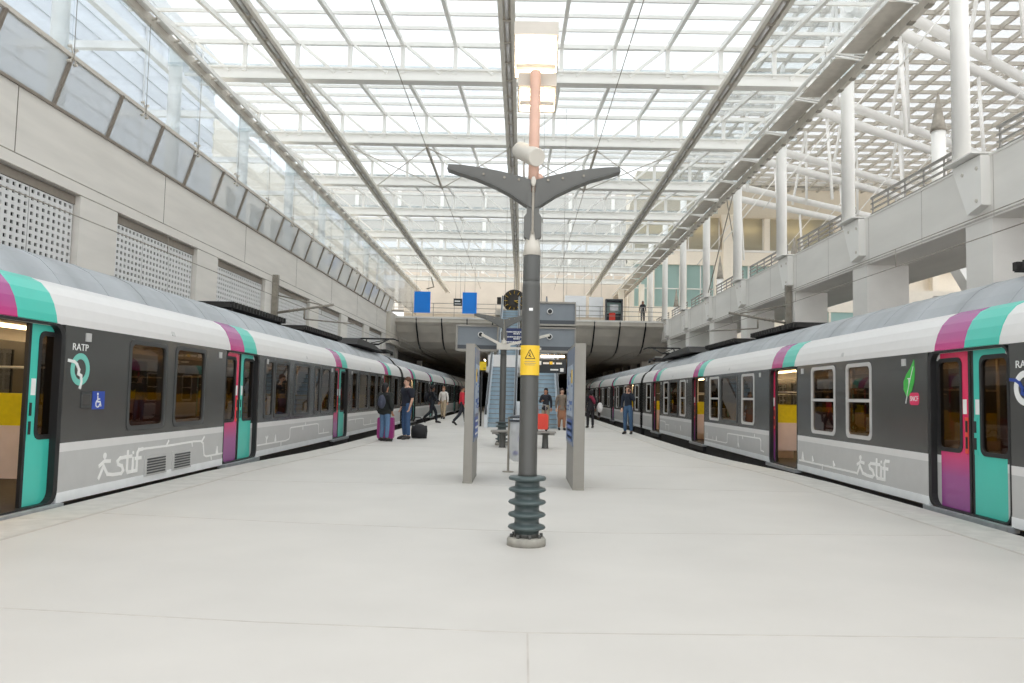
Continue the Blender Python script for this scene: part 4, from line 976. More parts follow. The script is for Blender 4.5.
# ------------------------------------------------------------------ lamp posts with wings
def lamp_post(x, y, label, mast):
    root = empty('lamp_post', (x, y, 0), label, 'lamp post')
    MB().lathe([(.182,0),(.182,.055),(.168,.075),(.0,.075)], (x,y,0), 32).build('concrete_foot', M['basec'], root)
    mb = MB(); mb.lathe([(.115,.06),(.115,.14)], (x,y,0), 24)
    for k in range(8): mb.lathe([(.016,.07),(.016,.105)], (x+.142*math.cos(k*PI/4+.2), y+.142*math.sin(k*PI/4+.2), 0), 8)
    mb.build('foot_bolt', M['pole2'], root)
    pr = [(.115,.11)]
    for k in range(4):
        z = .165+.114*k
        pr += [(.117,z-.03),(.168,z-.012),(.178,z),(.168,z+.016),(.12,z+.03),(.115,z+.05)]
    pr += [(.115,.588),(.172,.598),(.178,.618),(.165,.63),(.09,.635)]
    MB().lathe(pr, (x,y,0), 36).build('insulator_base', M['green'], root)
    MB().lathe([(.092,.62),(.087,.66),(.086,2.40),(.08,2.46)], (x,y,0), 28).build('lower_tube', M['pole2'], root)
    MB().lathe([(.079,2.42),(.082,2.48),(.082,2.72),(.074,2.745),(.074,2.70)], (x,y,0), 28).build('upper_tube', M['charcoal'], root)
    MB().lathe([(.088,2.70),(.075,2.80),(.055,2.88),(.05,2.98)], (x,y,0), 24).build('neck', M['beigepaint'], root)
    mb = MB()
    for s in (-1, 1): mb.prism([(x+s*.03,y-.06,2.84),(x+s*.085,y-.06,2.88),(x+s*.085,y-.06,3.06),(x+s*.06,y-.06,3.10),(x+s*.06,y-.06,3.3),(x+s*.012,y-.06,3.3),(x+s*.012,y-.06,2.95)], (0,.12,0))
    mb.build('fork_plate', M['wing'], root)
    for s in (-1, 1):
        top = [(.02,3.42),(.15,3.46),(.32,3.50),(.52,3.535),(.70,3.555),(.82,3.56)]
        bot = [(.83,3.52),(.72,3.49),(.55,3.44),(.38,3.37),(.22,3.29),(.10,3.21),(.02,3.16)]
        w_ = MB().prism([(x+s*a, y-.05, z) for a, z in top+bot], (0,.10,0))
        w_.prism([(x+s*a, y-.075, z) for a, z in [(.83,3.52),(.72,3.49),(.55,3.44),(.38,3.37),(.22,3.29),(.10,3.21),(.02,3.16)]+[(.02,3.145),(.10,3.195),(.22,3.275),(.38,3.355),(.55,3.425),(.72,3.475),(.83,3.51)]], (0,.15,0), 1)
        o = w_.build('wing', [M['wing'], M['charcoal']], root)
        for t in (.14,.28,.48): MB().lathe([(.012,-.06),(.012,-.05)], (x+s*t, y, 3.40+.14*t), 8, axis='y').build('bolt', M['steeld'], o)
    MB().box(x-.01,x+.01,y-.07,y+.07,2.9,3.42).build('web_plate', M['steeld'], root)
    if mast:
        MB().tube([(x,y+.02,3.2),(x,y+.02,4.50)], .052, 14).build('mast', M['pinkpost'], root)
        for (dx, z0, z1, d) in ((0,4.53,4.97,.30),(.02,4.21,4.52,.22)):
            lm = MB(); wv = .215 if d > .25 else .19; yk = y; y = y+(.1 if d > .25 else .2)
            lm.box(x+dx-wv, x+dx+wv, y-d*.5, y+d*.5, z1-.13, z1); lm.box(x+dx-wv, x+dx+wv, y+d*.5, y+d*.5+.03, z0, z1)
            lm.box(x+dx-wv, x+dx-wv+.012, y-d*.4, y+d*.5, z0, z1); lm.box(x+dx+wv-.012, x+dx+wv, y-d*.4, y+d*.5, z0, z1)
            hd = lm.build('floodlight_housing', M['steelb'], root)
            MB().box(x+dx-wv, x+dx+wv, y-d*.42, y-d*.40, z0, z1-.13).build('floodlight_glass', M['lampglass'], hd)
            MB().box(x+dx-wv+.03, x+dx+wv-.03, y+d*.30, y+d*.34, z0+.05, z1-.15).build('floodlight_lamp', M['floodlamp'], hd)
            mb = MB()
            for k in range(3): mb.box(x+dx-wv+.02, x+dx+wv-.02, y-d*.3, y+d*.2, z0+.04+k*.055*(z1-z0)/.35, z0+.048+k*.055*(z1-z0)/.35)
            mb.build('louvre', M['steelw'], hd); y = yk
        p = Vector((x-.14,y+.36,3.83)); q = Vector((x+.03,y-.12,3.615))
        c = MB().tube([p, p+(q-p)*.04, q-(q-p)*.04, q], [.075,.088,.088,.08], 18).build('camera_cylinder', M['beigepaint'], root)
        MB().tube([(x-.09,y+.1,3.42),(x-.10,y+.1,3.62),(x-.05,y+.12,3.68)], .012, 6).build('cylinder_bracket', M['steelb'], root)
        MB().ell((x+.05,y+.05,3.46), (.05,.05,.05)).build('junction_knob', M['pinkpost'], root)
        MB().ell((x,y-.07,3.40), (.025,.02,.05)).build('latch', M['beigepaint'], root)
    return root
lp = lamp_post(.068, 7.57, 'tall charcoal post with ribbed green-grey base, dark wings and lit floodlights', True)
MB().box(.068-.018,.068+.018,7.57-.090,7.57-.082,2.17,2.195).build('white_tag', M['white'], lp)
lp.location.y = 7.33; lp.scale = (.97,.97,.98)
root = empty('warning_sign', (.065, 7.47, 1.55), 'yellow warning sign with black triangle strapped to the winged post', 'sign')
yv = 7.475
mb = MB()
for k in range(8):
    a0 = -1.15+2.3*k/8; a1 = -1.15+2.3*(k+1)/8; R = .0945
    f = lambda a, r, z: (.068+r*math.sin(a), 7.57-r*math.cos(a), z)
    mb.hexa([f(a0,R,1.545),f(a1,R,1.545),f(a1,R+.004,1.545),f(a0,R+.004,1.545),f(a0,R,1.825),f(a1,R,1.825),f(a1,R+.004,1.825),f(a0,R+.004,1.825)])
mb.build('panel', M['yellow'], root)
f2 = lambda u, z: (.068+u, 7.57-math.sqrt(max(.0,.0992**2-u*u))-.0005, z)
def srib(mb, pts, w):
    for (a, b) in zip(pts, pts[1:]):
        n = 3
        for k in range(n):
            p = (a[0]+(b[0]-a[0])*k/n, a[1]+(b[1]-a[1])*k/n); q = (a[0]+(b[0]-a[0])*(k+1)/n, a[1]+(b[1]-a[1])*(k+1)/n)
            mb.bar(f2(*p), f2(*q), w, .003, up=(0,1,0))
mb = MB(); srib(mb, [(-.045,1.70),(.0,1.785),(.045,1.70),(-.045,1.70)], .006)
srib(mb, [(-.005,1.755),(.002,1.735),(-.006,1.73),(.012,1.712)], .007); srib(mb, [(-.012,1.722),(.0,1.735)], .010)
mb.build('triangle_symbol', M['ink'], root)
mb = MB()
for z, wv in ((1.672,.05),(1.655,.055),(1.64,.045)): srib(mb, [(-wv,z),(wv,z)], .004)
mb.build('lettering', M['mull'], root)

root.location.y = 7.233; root.location.z = 1.542; root.scale = (.97,.97,.97)
lp2 = lamp_post(-.52, 21.7, 'farther charcoal post with dark wings carrying the display housings, beside the bench', False)
mb = MB()
for (xe, ze) in ((-1.12,2.98),(.72,3.0)):
    mb.bar((-.52,21.55,2.68),(xe,21.5,ze), .06, .07)
mb.box(-.70,-.34,21.45,21.6,2.58,2.72); mb.bar((-.52,21.5,2.62),(.5,21.5,2.62), .06, .06)
mb.build('display_arm', M['beigepaint'], lp2)
def display(x0, x1, z0, z1, y, label, px=None):
    px = px or (x0+x1)/2+.1
    root = empty('train_display', ((x0+x1)/2, y, z0), label, 'information display')
    MB().box(x0, x1, y, y+.5, z0+.16, z1).build('housing', M['boxgrey'], root)
    mb = MB(); mb.box(x0-.05, x1+.02, y-.06, y+.55, z1, z1+.05); mb.box(x0-.05, x0, y-.05, y+.5, z0, z1); mb.box(x1, x1+.03, y-.05, y+.5, z0, z1); mb.box(x0-.05, x1+.03, y-.1, y+.5, z0, z0+.05)
    mb.build('hood', M['totem'], root)
    MB().box(x0, x1, y-.02, y+.5, z0+.05, z0+.16).build('shadow_gap', M['boxdark'], root)
    mb = MB(); mb.lathe([(.08,-.06),(.08,0)], (px, y, z1-.22), 20, axis='y'); mb.lathe([(.06,-.09),(.06,-.06)], (px, y, z1-.22), 16, axis='y', mi=1); mb.build('pivot', [M['white'], M['black']], root)
display(-1.80, -.72, 2.55, 3.22, 21.9, 'grey display housing on an arm, single one on the totem with the map')
display(.40, 1.42, 3.28, 3.90, 21.9, 'grey display housing on an arm, upper one of the stacked two', .73)
display(.40, 1.42, 2.55, 3.20, 21.9, 'grey display housing on an arm, lower one of the stacked two', .73)

# ------------------------------------------------------------------ totems
def totem(x0, x1, y0, y1, h, face, label):
    root = empty('map_totem', ((x0+x1)/2, y0, 0), label, 'totem')
    MB().box(x0, x1, y0, y1, 0, h).build('body', M['totem'], root)
    xf = x1 if face > 0 else x0
    mb = MB(); mb.box(min(xf, xf+face*.012), max(xf, xf+face*.012), y0+.08, y1-.06, .62, h-.05); mb.build('map_frame', M['mapgrey'], root)
    mb = MB(); a, b = sorted((xf+face*.012, xf+face*.018))
    mb.box(a, b, y0+.2, y1-.15, 1.05, h-.3); mb.build('map_sheet', M['mappaper'], root)
    a, b = sorted((xf+face*.018, xf+face*.022)); mb = MB()
    rr = random.Random(5)
    for k in range(16):
        yy = y0+.25+rr.random()*(y1-y0-.6); zz = 1.1+rr.random()*(h-1.55)
        MB().box(a, b, yy, yy+.05+rr.random()*.25, zz, zz+.02+rr.random()*.04).build('map_lettering', M['mapblue'], root)
    MB().box(a, b, y0+.2, y1-.3, .68, 1.0).build('blue_legend', M['mapblue'], root)
    mb = MB(); mb.box(a, b, y0+.2, y0+.5, 1.55, 1.75); mb.build('yellow_notice', M['yellow'], root)
    mb = MB()
    for k in range(3): mb.box(a, b+.003*face if face>0 else b, y0+.25, y1-.4, .72+k*.1, .75+k*.1)
    mb.build('lettering', M['white'], root)
    MB().box(x0-.004, x1+.004, y0-.004, y1, 0, .03).build('plinth', M['basec'], root)
totem(-.87, -.735, 12.2, 13.5, 2.13, 1, 'slim grey totem with blue map face, standing beside the single display housing')
totem(.765, .925, 11.62, 13.4, 2.13, -1, 'slim grey totem with blue map face and yellow notice, standing by the stacked displays')

# clear waste bag holder
root = empty('clear_bag_bin', (-.215, 14.16, 0), 'clear plastic waste bag hanging on a dark stand behind the winged post', 'waste bin')
MB().lathe([(.10,0),(.10,.012),(.022,.02),(.02,.95),(.03,.97)], (-.215,14.16,0), 14).build('stand', M['steeld'], root)
mb = MB(); cx, cy = -.03, 14.16
mb.tube([(cx+.17*math.cos(2*PI*k/20), cy+.17*math.sin(2*PI*k/20), .90) for k in range(21)], .015, 8, cap=False); mb.bar((-.215,14.16,.90),(-.19,14.16,.9), .05, .03)
mb.build('hoop', M['boxdark'], root)
MB().lathe([(.185,.95),(.19,.97),(.12,1.0),(.02,1.005)], (cx,cy,0), 20).build('lid', M['boxdark'], root)
MB().lathe([(.165,.90),(.175,.7),(.18,.4),(.165,.24),(.10,.19),(.0,.185)], (cx,cy,0), 20).build('bag', M['bag'], root)
rr = random.Random(2)
for k in range(5):
    p = (cx+rr.uniform(-.07,.07), cy+rr.uniform(-.07,.07), .26+.08*k)
    o = MB().ell(p, (.055,.05,.045), 8, 6).build('litter', [M['white'], M['stickblue'], M['pinkpost']][k % 3], None, p)
    tag(o, 'crumpled scrap of litter inside the clear waste bag', 'litter', 'litter in the clear waste bag')

# bench
root = empty('slatted_bench', (.07, 20.75, 0), 'long grey slatted bench around the second winged post', 'bench')
for k in range(5):
    MB().box(-.78, .90, 20.50+k*.11, 20.59+k*.11, .40, .44).build('slat', M['wood'], root)
for x in (-.48, .63): MB().lathe([(.10,0),(.085,.02),(.075,.34),(.12,.36),(.12,.40)], (x,20.75,0), 16).build('leg', M['pole2'], root)
MB().box(-.75, .87, 20.70, 20.78, .34, .40).build('beam', M['galv'], root)

# ------------------------------------------------------------------ luggage
def suitcase(x, y, z0, w_, h, d, m, label, rib=None, yaw=0):
    root = empty('suitcase', (x, y, z0), label, 'suitcase')
    pts = rrect((0, h/2+.05), w_, h, .06)
    ca, sa = math.cos(yaw), math.sin(yaw)
    R = lambda u, v, z: (x+ca*u-sa*v, y+sa*u+ca*v, z0+z)
    MB().prism([R(u,-d/2,z) for u, z in pts], Vector(R(0,d,0))-Vector(R(0,0,0))).build('shell', m, root)
    for k in range(5):
        u = -w_/2+w_*(k+1)/6
        MB().prism([R(u-.012,-d/2-.012,.10),R(u+.012,-d/2-.012,.10),R(u+.012,-d/2-.012,h),R(u-.012,-d/2-.012,h)], Vector(R(0,.014,0))-Vector(R(0,0,0))).build('rib', rib or m, root)
    for u in (-w_*.36, w_*.36):
        for v in (-d*.32, d*.32): MB().ell(R(u,v,.03), (.03,.03,.03), 10, 6).build('wheel', M['black'], root)
    mb = MB(); mb.tube([R(-.1,0,h+.04),R(-.1,0,h+.28),R(.1,0,h+.28),R(.1,0,h+.04)], .012, 8); mb.build('pull_handle', M['metal'], root)
    return root
suitcase(.53, 20.72, .44, .33, .40, .24, M['red'], 'bright red suitcase standing upright on the slatted bench', M['red'])
suitcase(-3.84, 22.68, 0, .46, .60, .26, M['purple'], 'magenta suitcase on the platform behind the woman in the black jacket', M['purple'])
root = empty('duffel_bag', (-3.06, 23.95, 0), 'round black travel bag on the platform beside the man in jeans', 'bag')
MB().ell((-3.05,23.95,.22), (.25,.17,.22), 18, 12).tube([(-3.27,23.95,.2),(-2.83,23.95,.2)], .19, 16).build('bag_body', M['bark'], root)
MB().tube([(-3.25,23.95,.50),(-3.18,23.95,.62),(-3.02,23.95,.62),(-2.95,23.95,.50)], .018, 8).build('handle', M['black'], root)

# ------------------------------------------------------------------ signs hanging over the platform, escalators
r = empty('navy_exit_sign', (-.4, 30, 3.25), 'navy blue hanging sign with three white text lines', 'sign')
MB().box(-.80,.02,30,30.08,3.25,3.88).build('panel', M['navy'], r)
mb = MB()
rr = random.Random(8)
for z in (3.74,3.55,3.36):
    for row, (xa, xb) in enumerate(((-.72,.0),(-.36,-.12))):
        x = xa
        while x < xb:
            w_ = rr.uniform(.03,.07); mb.box(x, min(x+w_, xb), 29.99, 30, z-.07*row-.018, z-.07*row+.022); x += w_+.018
mb.build('lettering', M['white'], r)
for x in (-.7,-.1): MB().tube([(x,30.04,3.88),(x,30.04,11.3)], .008, 6).build('hanger_rod', M['galv'], r)
r = empty('black_direction_sign', (.97, 27, 2.13), 'black hanging direction sign with white symbols beside the totem with the notice', 'sign')
MB().box(.46,1.48,27,27.1,2.13,2.60).build('panel', M['nearblack'], r)
mb = MB(); mb.box(.52,.64,26.985,27,2.40,2.53); x = .70
for (w_, z) in ((.2,2.46),(.12,2.46),(.2,2.46)): mb.box(x, x+w_, 26.985, 27, z-.03, z+.03); x += w_+.06
mb.box(.95,1.22,26.985,27,2.22,2.27); mb.box(1.28,1.40,26.985,27,2.18,2.30); mb.build('lettering', M['white'], r)
MB().box(.92,1.02,26.984,27,2.42,2.52).build('yellow_symbol', M['yellow'], r)
for x in (.6,1.35): MB().tube([(x,27.05,2.6),(x,27.05,11.3)], .008, 6).build('hanger_rod', M['galv'], r)
MB().box(.62,1.42,26.9,27.0,2.66,2.73).build('strip_lamp', M['ilamp'], r)
r = empty('yellow_box', (-1.72, 34, 0), 'bright yellow ticket machine box on a dark post near the escalator foot', 'machine')
MB().box(-1.9,-1.55,34,34.25,2.40,2.76).build('box', M['brightyellow'], r); MB().box(-1.66,-1.57,33.99,34,2.47,2.50).build('label_plate', M['ink'], r)
MB().box(-1.78,-1.70,34.1,34.18,0,2.4).build('post', M['black'], r)

def escalator(x0, x1, y0, z0, y1, z1, label, group='escalators to the bridge deck'):
    root = empty('escalator', ((x0+x1)/2, y0, z0), label, 'escalator', group)
    n = max(4, round((z1-z0)/.2))
    for k in range(n):
        ya = y0+(y1-y0)*k/n; yb = y0+(y1-y0)*(k+1)/n; za = z0+(z1-z0)*k/n; zb = z0+(z1-z0)*(k+1)/n
        mb = MB(); mb.box(x0+.12, x1-.12, ya, yb+.05, za-.25, zb, 0)
        mb.box(x0+.12, x1-.12, ya-.012, ya, zb-.035, zb, 1)
        mb.build('step', [M['escstep'], M['galv']], root)
    for (xa, xb) in ((x0, x0+.12), (x1-.12, x1)):
        MB().prism([(xa,y0-.9,z0+.0),(xa,y0-.9,z0+.75),(xa,y0,z0+.95),(xa,y1,z1+.95),(xa,y1,z1-.35),(xa,y0+.4,z0-.0)], (xb-xa,0,0)).build('balustrade', M['escside'], root)
        MB().tube([((xa+xb)/2,y0-.95,z0+.55),((xa+xb)/2,y0-.9,z0+.85),((xa+xb)/2,y0,z0+1.0),((xa+xb)/2,y1,z1+1.0)], .045, 8).build('handrail', M['boxdark'], root)
    return root
escalator(-1.52, -.22, 33.6, 0, 38.4, 2.7, 'lower escalator with blue-grey steps, beside the yellow box')
escalator(-1.50, -.24, 46, 2.7, 54, 7.1, 'upper escalator flight rising to the bridge deck, above the navy sign')
escalator(.22, 1.62, 33.6, 0, 38.4, 2.7, 'lower escalator with grey steps, behind the two women')
escalator(.22, 1.62, 46, 2.7, 54, 7.1, 'upper escalator flight hidden behind the stacked displays')
o = MB().box(-1.75, 1.85, 38.35, 46, 2.45, 2.72).box(-1.75,1.85,40.5,40.7,2.7,3.4).build('landing_slab', M['twhite']); struct(o, 'white landing between the escalator flights', None, 'landing')
o = MB().box(-1.9, 2.0, 54, 60.2, 6.8, 7.15).build('landing_bridge', M['soffit']); struct(o, 'short walkway from the escalators to the deck', None, 'landing')
for i, x in enumerate((-1.6,1.7)):
    o = MB().box(x-.15, x+.15, 44, 44.3, 0, 2.45).build('landing_pier', M['soffit']); struct(o, ('pier under the escalator landing beside the yellow box','pier under the escalator landing behind the women')[i], None, 'pier')
o = MB().bar((-.02,33,.9),(-.0,40,4.6), .09, .12).build('divider_rail', M['white']); struct(o, 'bright white divider rail between the escalators', None, 'rail')
o = MB().box(-.2,.2,33.2,33.6,0,1.1).build('control_cabinet', M['escside'], None, (0,33.4,0)); tag(o, 'white cabinet between the escalator feet', 'cabinet')

# ------------------------------------------------------------------ people
def skin_mesh(J, edges, rad, root, sub=2):
    names = list(J); idx = {n: i for i, n in enumerate(names)}
    me = bpy.data.meshes.new('skin'); me.from_pydata([tuple(J[n]) for n in names], [(idx[a], idx[b]) for a, b in edges], [])
    o = bpy.data.objects.new('skin', me); COL.objects.link(o)
    md = o.modifiers.new('Skin', 'SKIN'); md.use_smooth_shade = True
    for i, n in enumerate(names):
        sv = me.skin_vertices[0].data[i]; r = rad[n]; sv.radius = r if isinstance(r, tuple) else (r, r); sv.use_root = (n == root)
    s = o.modifiers.new('Sub', 'SUBSURF'); s.levels = sub; s.render_levels = sub
    dg = bpy.context.evaluated_depsgraph_get(); dg.update()
    out = bpy.data.meshes.new_from_object(o.evaluated_get(dg))
    bpy.data.objects.remove(o)
    for p in out.polygons: p.use_smooth = True
    return out

pm = {}
def pmat(rgb, rough=.8):
    k = (rgb, rough)
    if k not in pm: pm[k] = mat('cloth_%d_%d_%d' % rgb, rgb, rough, noise=.12, nscale=14)
    return pm[k]
SKIN = {'fair': (214,170,146), 'tan': (182,132,104), 'brown': (120,82,62)}

def person(x, y, yaw, h, label, skin='fair', hair=(40,30,26), hairlen=0, top=(40,40,44), legs=(50,60,84), shoes=(40,36,34), coat=False, skirt=None, short=False, pose=None, backpack=None, bulk=1., z=0):
    k = h/1.75; ca, sa = math.cos(yaw), math.sin(yaw)
    root = empty('person', (x, y, z), label, 'person')
    J = dict(pelvis=(0,0,.95), waist=(0,.0,1.10), chest=(0,.01,1.30), collar=(0,.0,1.44), neck=(0,.015,1.51), jaw=(0,.035,1.575), skull=(0,.022,1.645), crown=(0,.012,1.69))
    for s, S in ((-1,'L'), (1,'R')):
        J['hip'+S] = (s*.09,0,.90); J['knee'+S] = (s*.10,.025,.50); J['ankle'+S] = (s*.105,-.01,.09); J['toe'+S] = (s*.12,.15,.035)
        J['sho'+S] = (s*.175,0,1.42); J['elb'+S] = (s*.235,-.02,1.14); J['wri'+S] = (s*.245,.05,.90)
    for n, v in (pose or {}).items(): J[n] = v
    # hands: palm plus five bent digits
    for s, S in ((-1,'L'), (1,'R')):
        e = Vector(J['elb'+S]); w_ = Vector(J['wri'+S]); d = (w_-e).normalized(); side = d.cross(Vector((0,1,0)) if abs(d.y) < .8 else Vector((0,0,1))).normalized()
        nrm = side.cross(d).normalized()
        J['palm'+S] = tuple(w_+d*.075)
        for i, (o_, ln) in enumerate(((-.033,.062),(-.011,.075),(.011,.07),(.033,.052))):
            p = w_+d*.085+side*o_
            J['k%d%s' % (i,S)] = tuple(p); J['f%d%s' % (i,S)] = tuple(p+d*ln*.55+nrm*.008); J['t%d%s' % (i,S)] = tuple(p+d*ln*.9+nrm*.035)
        J['th%s' % S] = tuple(w_+d*.045-side*.045+nrm*.02); J['tt%s' % S] = tuple(w_+d*.085-side*.06+nrm*.035)
    W = lambda p: Vector((x+k*(ca*p[0]-sa*p[1]), y+k*(sa*p[0]+ca*p[1]), z+k*p[2]))
    JL = {n: tuple(W(p)-Vector((x,y,z))) for n, p in J.items()}
    R = dict(pelvis=(.13,.10), waist=(.115,.09), chest=(.14,.10), collar=(.09,.075), neck=.052, jaw=(.066,.078), skull=(.082,.098), crown=(.062,.075))
    E = [('pelvis','waist'),('waist','chest'),('chest','collar'),('collar','neck'),('neck','jaw'),('jaw','skull'),('skull','crown')]
    for S in 'LR':
        R.update({'hip'+S:.085,'knee'+S:.058,'ankle'+S:.04,'toe'+S:.03,'sho'+S:.058,'elb'+S:.042,'wri'+S:.028,'palm'+S:(.034,.018),'th'+S:.011,'tt'+S:.009})
        E += [('pelvis','hip'+S),('hip'+S,'knee'+S),('knee'+S,'ankle'+S),('ankle'+S,'toe'+S),('collar','sho'+S),('sho'+S,'elb'+S),('elb'+S,'wri'+S),('wri'+S,'palm'+S),('wri'+S,'th'+S),('th'+S,'tt'+S)]
        for i in range(4):
            for q in 'kft': R['%s%d%s' % (q,i,S)] = .0095
            E += [('palm'+S,'k%d%s' % (i,S)),('k%d%s' % (i,S),'f%d%s' % (i,S)),('f%d%s' % (i,S),'t%d%s' % (i,S))]
    sc = lambda r: tuple(a*k for a in r) if isinstance(r, tuple) else r*k
    sk = pmat(SKIN[skin], .6)
    def part(name, names, edges, rr, m, rt, parent=root):
        me = skin_mesh({n: JL[n] for n in names}, edges, {n: sc(rr[n]) for n in names}, rt)
        me.materials.clear(); me.materials.append(m); me.name = name
        o = bpy.data.objects.new(name, me); COL.objects.link(o); o.parent = parent; o['_o'] = root['_o']; return o
    part('body', list(J), E, R, sk, 'pelvis')
    # trousers
    g = {'pelvis':(.15,.115),'waist':(.135,.105)}
    for S in 'LR': g.update({'hip'+S:.105,'knee'+S:.08,'ankle'+S:.062})
    part('trousers', list(g), [('pelvis','waist')]+[e for S in 'LR' for e in (('pelvis','hip'+S),('hip'+S,'knee'+S),('knee'+S,'ankle'+S))], g, pmat(legs), 'pelvis')
    # top
    g = {'waist':(.15,.12),'chest':(.17,.13),'collar':(.105,.085),'pelvis':(.16,.13)}
    ed = [('pelvis','waist'),('waist','chest'),('chest','collar')]
    for S in 'LR':
        g.update({'sho'+S:.078,'elb'+S:.06}); ed += [('collar','sho'+S),('sho'+S,'elb'+S)]
        if not short: g['wri'+S] = .042; ed.append(('elb'+S,'wri'+S))
    if coat:
        g['pelvis'] = (.185,.15)
        JL['hem'] = tuple(W((0,0,.78))-Vector((x,y,z))); g['hem'] = (.20,.16); ed.append(('pelvis','hem'))
    g = {n: (tuple(a*bulk for a in r) if isinstance(r, tuple) else r*bulk) for n, r in g.items()}
    part('jacket' if coat else 'shirt', list(g), ed, g, pmat(top), 'waist')
    if skirt:
        JL['sk1'] = tuple(W((0,0,.92))-Vector((x,y,z))); JL['sk2'] = tuple(W((0,.0,.42))-Vector((x,y,z)))
        part('skirt', ['sk1','sk2'], [('sk1','sk2')], {'sk1':(.16,.13),'sk2':(.24,.18)}, pmat(skirt), 'sk1')
    for S in 'LR':
        a, t = Vector(J['ankle'+S]), Vector(J['toe'+S]); mb = MB()
        dr = (t-a).normalized(); zz = Vector((0,0,1)); back = a-dr*.05
        mb.tube([W(back+Vector((0,0,-.035))), W(a+Vector((0,0,-.03))), W(a+dr*.09+Vector((0,0,-.0))), W(t+dr*.03), W(t+dr*.07)], [.045*k,.056*k,.05*k,.046*k,.025*k], 10)
        mb.build('shoe', pmat(shoes, .5), root)
    # hair and face
    hc = W((0,.008,1.665)); rz = Matrix.Rotation(yaw, 3, 'Z')
    mb = MB(); mb.ell(hc+rz @ Vector((0,-.02*k,.018*k)), (.092*k,.105*k,.10*k), 14, 10, rot=rz)
    if hairlen:
        mb.ell(W((0,-.06,1.665-hairlen/2)), (.095*k,.06*k,(hairlen/2+.05)*k), 12, 8, rot=rz)
    mb.build('hair', pmat(hair, .6), root)
    f = MB()
    f.ell(W((0,.118,1.60)), (.012*k,.018*k,.02*k), 8, 6, rot=rz)
    for s in (-1,1): f.ell(W((s*.088,.02,1.615)), (.01*k,.022*k,.032*k), 8, 6, rot=rz)
    f.build('nose_and_ears', sk, root)
    e = MB()
    for s in (-1,1): e.ell(W((s*.032,.104,1.628)), (.012*k,.008*k,.008*k), 8, 6, rot=rz)
    e.build('eyes', pmat((40,30,26), .4), root)
    l = MB(); l.ell(W((0,.106,1.562)), (.024*k,.01*k,.007*k), 8, 6, rot=rz); l.build('mouth', pmat((150,84,80), .6), root)
    return root, W

def bag_on(W, label, p, r, rgb, yaw, name='backpack', z0=0):
    c = W(p); root = empty(name, tuple(c-Vector((0,0,r[2]))), label, 'bag')
    rz = Matrix.Rotation(yaw, 3, 'Z'); m = pmat(rgb)
    n = 12; vs = []
    mb = MB(); mb.ell(c, r, 14, 10, rot=rz); mb.build('bag_body', m, root)
    mb = MB(); mb.ell(c+rz @ Vector((0,-r[1]*.7,-r[2]*.25)), (r[0]*.7,r[1]*.55,r[2]*.5), 12, 8, rot=rz); mb.build('front_pocket', m, root)
    mb = MB()
    for s in (-1,1): mb.tube([c+rz @ Vector((s*r[0]*.6,r[1]*.5,r[2]*.8)), c+rz @ Vector((s*r[0]*.7,r[1]*1.6,r[2]*1.05)), c+rz @ Vector((s*r[0]*.8,r[1]*1.7,r[2]*.2))], .018, 6)
    mb.build('strap', pmat((30,30,34)), root)

# facing: yaw 0 looks away from the camera (+y), pi looks at it
p, W = person(-3.80, 22.2, -.55, 1.60, 'person in black jacket and blue jeans, seen from behind beside the magenta suitcase', 'tan', (22,20,22), .16, (34,38,36), (94,124,158), coat=True, bulk=1.28)
bag_on(W, 'dark grey striped backpack on the back of the person in the black jacket', (.15,-.33,1.20), (.12,.09,.19), (64,68,84), -.55)
person(-3.36, 23.4, 2.25, 1.80, 'person in navy short-sleeved shirt and blue jeans, turned towards the person in the black jacket', 'fair', (92,56,36), 0, (30,34,46), (62,92,130), short=True, bulk=1.22,
    pose=dict(elbL=(-.24,-.03,1.15), wriL=(-.25,.06,.91)))
p, W = person(-4.12, 36.7, -1.2, 1.70, 'person in dark clothes striding away from the train, one leg back', 'brown', (24,22,22), 0, (36,40,48), (30,34,42),
    pose=dict(kneeL=(-.10,.22,.54), ankleL=(-.10,.26,.10), toeL=(-.11,.42,.04), kneeR=(.10,-.10,.52), ankleR=(.10,-.42,.24), toeR=(.10,-.36,.09), elbL=(-.24,-.16,1.18), wriL=(-.22,-.06,.98), elbR=(.24,.12,1.16), wriR=(.2,.3,1.02)))
bag_on(W, 'black backpack worn by the striding person in dark clothes', (0,-.29,1.25), (.15,.09,.21), (30,32,38), -1.2)
person(-4.22, 43.1, 3.0, 1.72, 'person in white shirt and khaki trousers walking towards the camera', 'fair', (150,100,70), 0, (232,226,220), (196,176,148),
    pose=dict(kneeL=(-.10,.12,.52), ankleL=(-.10,.16,.09), toeL=(-.11,.32,.04), kneeR=(.10,-.03,.50), ankleR=(.10,-.2,.13), toeR=(.10,-.06,.04)))
p, W = person(-2.62, 35.0, -1.3, 1.70, 'person in red jacket with dark trousers, half hidden by the slim totem', 'tan', (40,30,28), 0, (214,48,66), (44,46,54),
    pose=dict(kneeL=(-.10,.16,.53), ankleL=(-.10,.20,.09), toeL=(-.11,.36,.04), kneeR=(.10,-.10,.50), ankleR=(.10,-.40,.17), toeR=(.10,-.28,.05)))
person(.98, 32.4, 2.9, 1.66, 'person with long dark hair, black jacket and patterned skirt near the red suitcase', 'tan', (30,22,20), .25, (40,42,50), (150,140,120), coat=True,
    pose=dict(elbR=(.24,.05,1.16), wriR=(.12,.22,1.2)))
person(1.62, 32.2, 3.3, 1.66, 'person in open grey coat over brown dress near the escalator', 'fair', (52,36,32), .12, (128,114,100), (150,104,78), coat=True, skirt=(158,112,84),
    pose=dict(kneeL=(-.09,.10,.52), ankleL=(-.09,.13,.09), toeL=(-.1,.28,.04)))
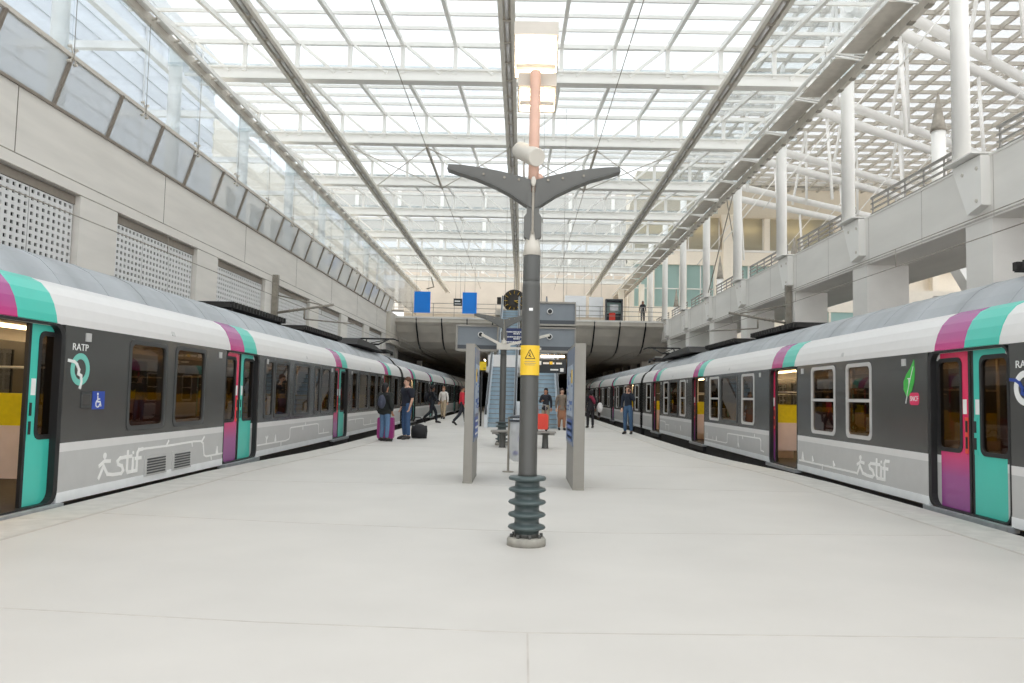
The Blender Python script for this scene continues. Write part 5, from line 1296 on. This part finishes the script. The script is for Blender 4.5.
p, W = person(3.02, 34.9, .15, 1.64, 'person in black coat with a burgundy scarf walking off between totem and train', 'brown', (26,20,22), .1, (38,34,40), (40,38,42), coat=True,
    pose=dict(kneeL=(-.10,.12,.52), ankleL=(-.10,.14,.09), toeL=(-.11,.30,.04)))
bag_on(W, 'white shoulder bag carried by the person in the black coat', (.425,-.05,.96), (.13,.10,.22), (226,222,220), .15, 'shoulder_bag')
o = MB().tube([W((-.10,-.10,1.46)),W((.02,-.15,1.42)),W((.12,-.16,1.25)),W((.14,-.17,1.12))], [.05,.07,.07,.04], 10).build('scarf', pmat((138,40,66)), p)
p, W = person(3.98, 29.9, 2.75, 1.79, 'person in navy sweater and blue jeans with hands raised to the mouth, beside the train', 'fair', (92,62,46), 0, (32,40,54), (62,92,124),
    pose=dict(elbL=(-.25,.10,1.20), wriL=(-.08,.19,1.50), elbR=(.23,-.03,1.14), wriR=(.22,.06,.92), kneeL=(-.12,.03,.50), ankleL=(-.13,0,.09), toeL=(-.15,.15,.035)))
o = tag(MB().box(W((-.06,.18,1.6)).x-.02, W((-.06,.18,1.6)).x+.02, W((-.06,.18,1.6)).y-.10, W((-.06,.18,1.6)).y-.05, W((0,0,1.52)).z, W((0,0,1.64)).z).build('mobile_phone', M['ink'], None, W((-.06,.18,1.55))), 'dark phone held by the person in the navy sweater', 'phone')
person(9.15, 60.9, 3.1, 1.62, 'person in dark hooded coat standing behind the deck railing', 'tan', (36,36,42), .2, (44,46,52), (40,42,48), coat=True, z=7.15)
person(-.95, 40.0, 3.1, 1.7, 'person in dark jacket on the white landing, seen past the yellow box', 'tan', (30,26,26), 0, (60,52,44), (40,40,44), z=2.72) if False else None
person(6.83, 16.5, 2.6, 1.72, 'passenger in black standing inside the doorway of the parapet side train', 'tan', (26,22,22), 0, (34,32,36), (44,44,52), z=.07)
person(-6.68, 22.9, -1.4, 1.72, 'passenger in rust jacket standing inside the train by the beige wall', 'fair', (70,48,38), 0, (150,64,50), (60,60,70), z=.07)

for o in list(bpy.data.objects):
    if '_o' in o: del o['_o']
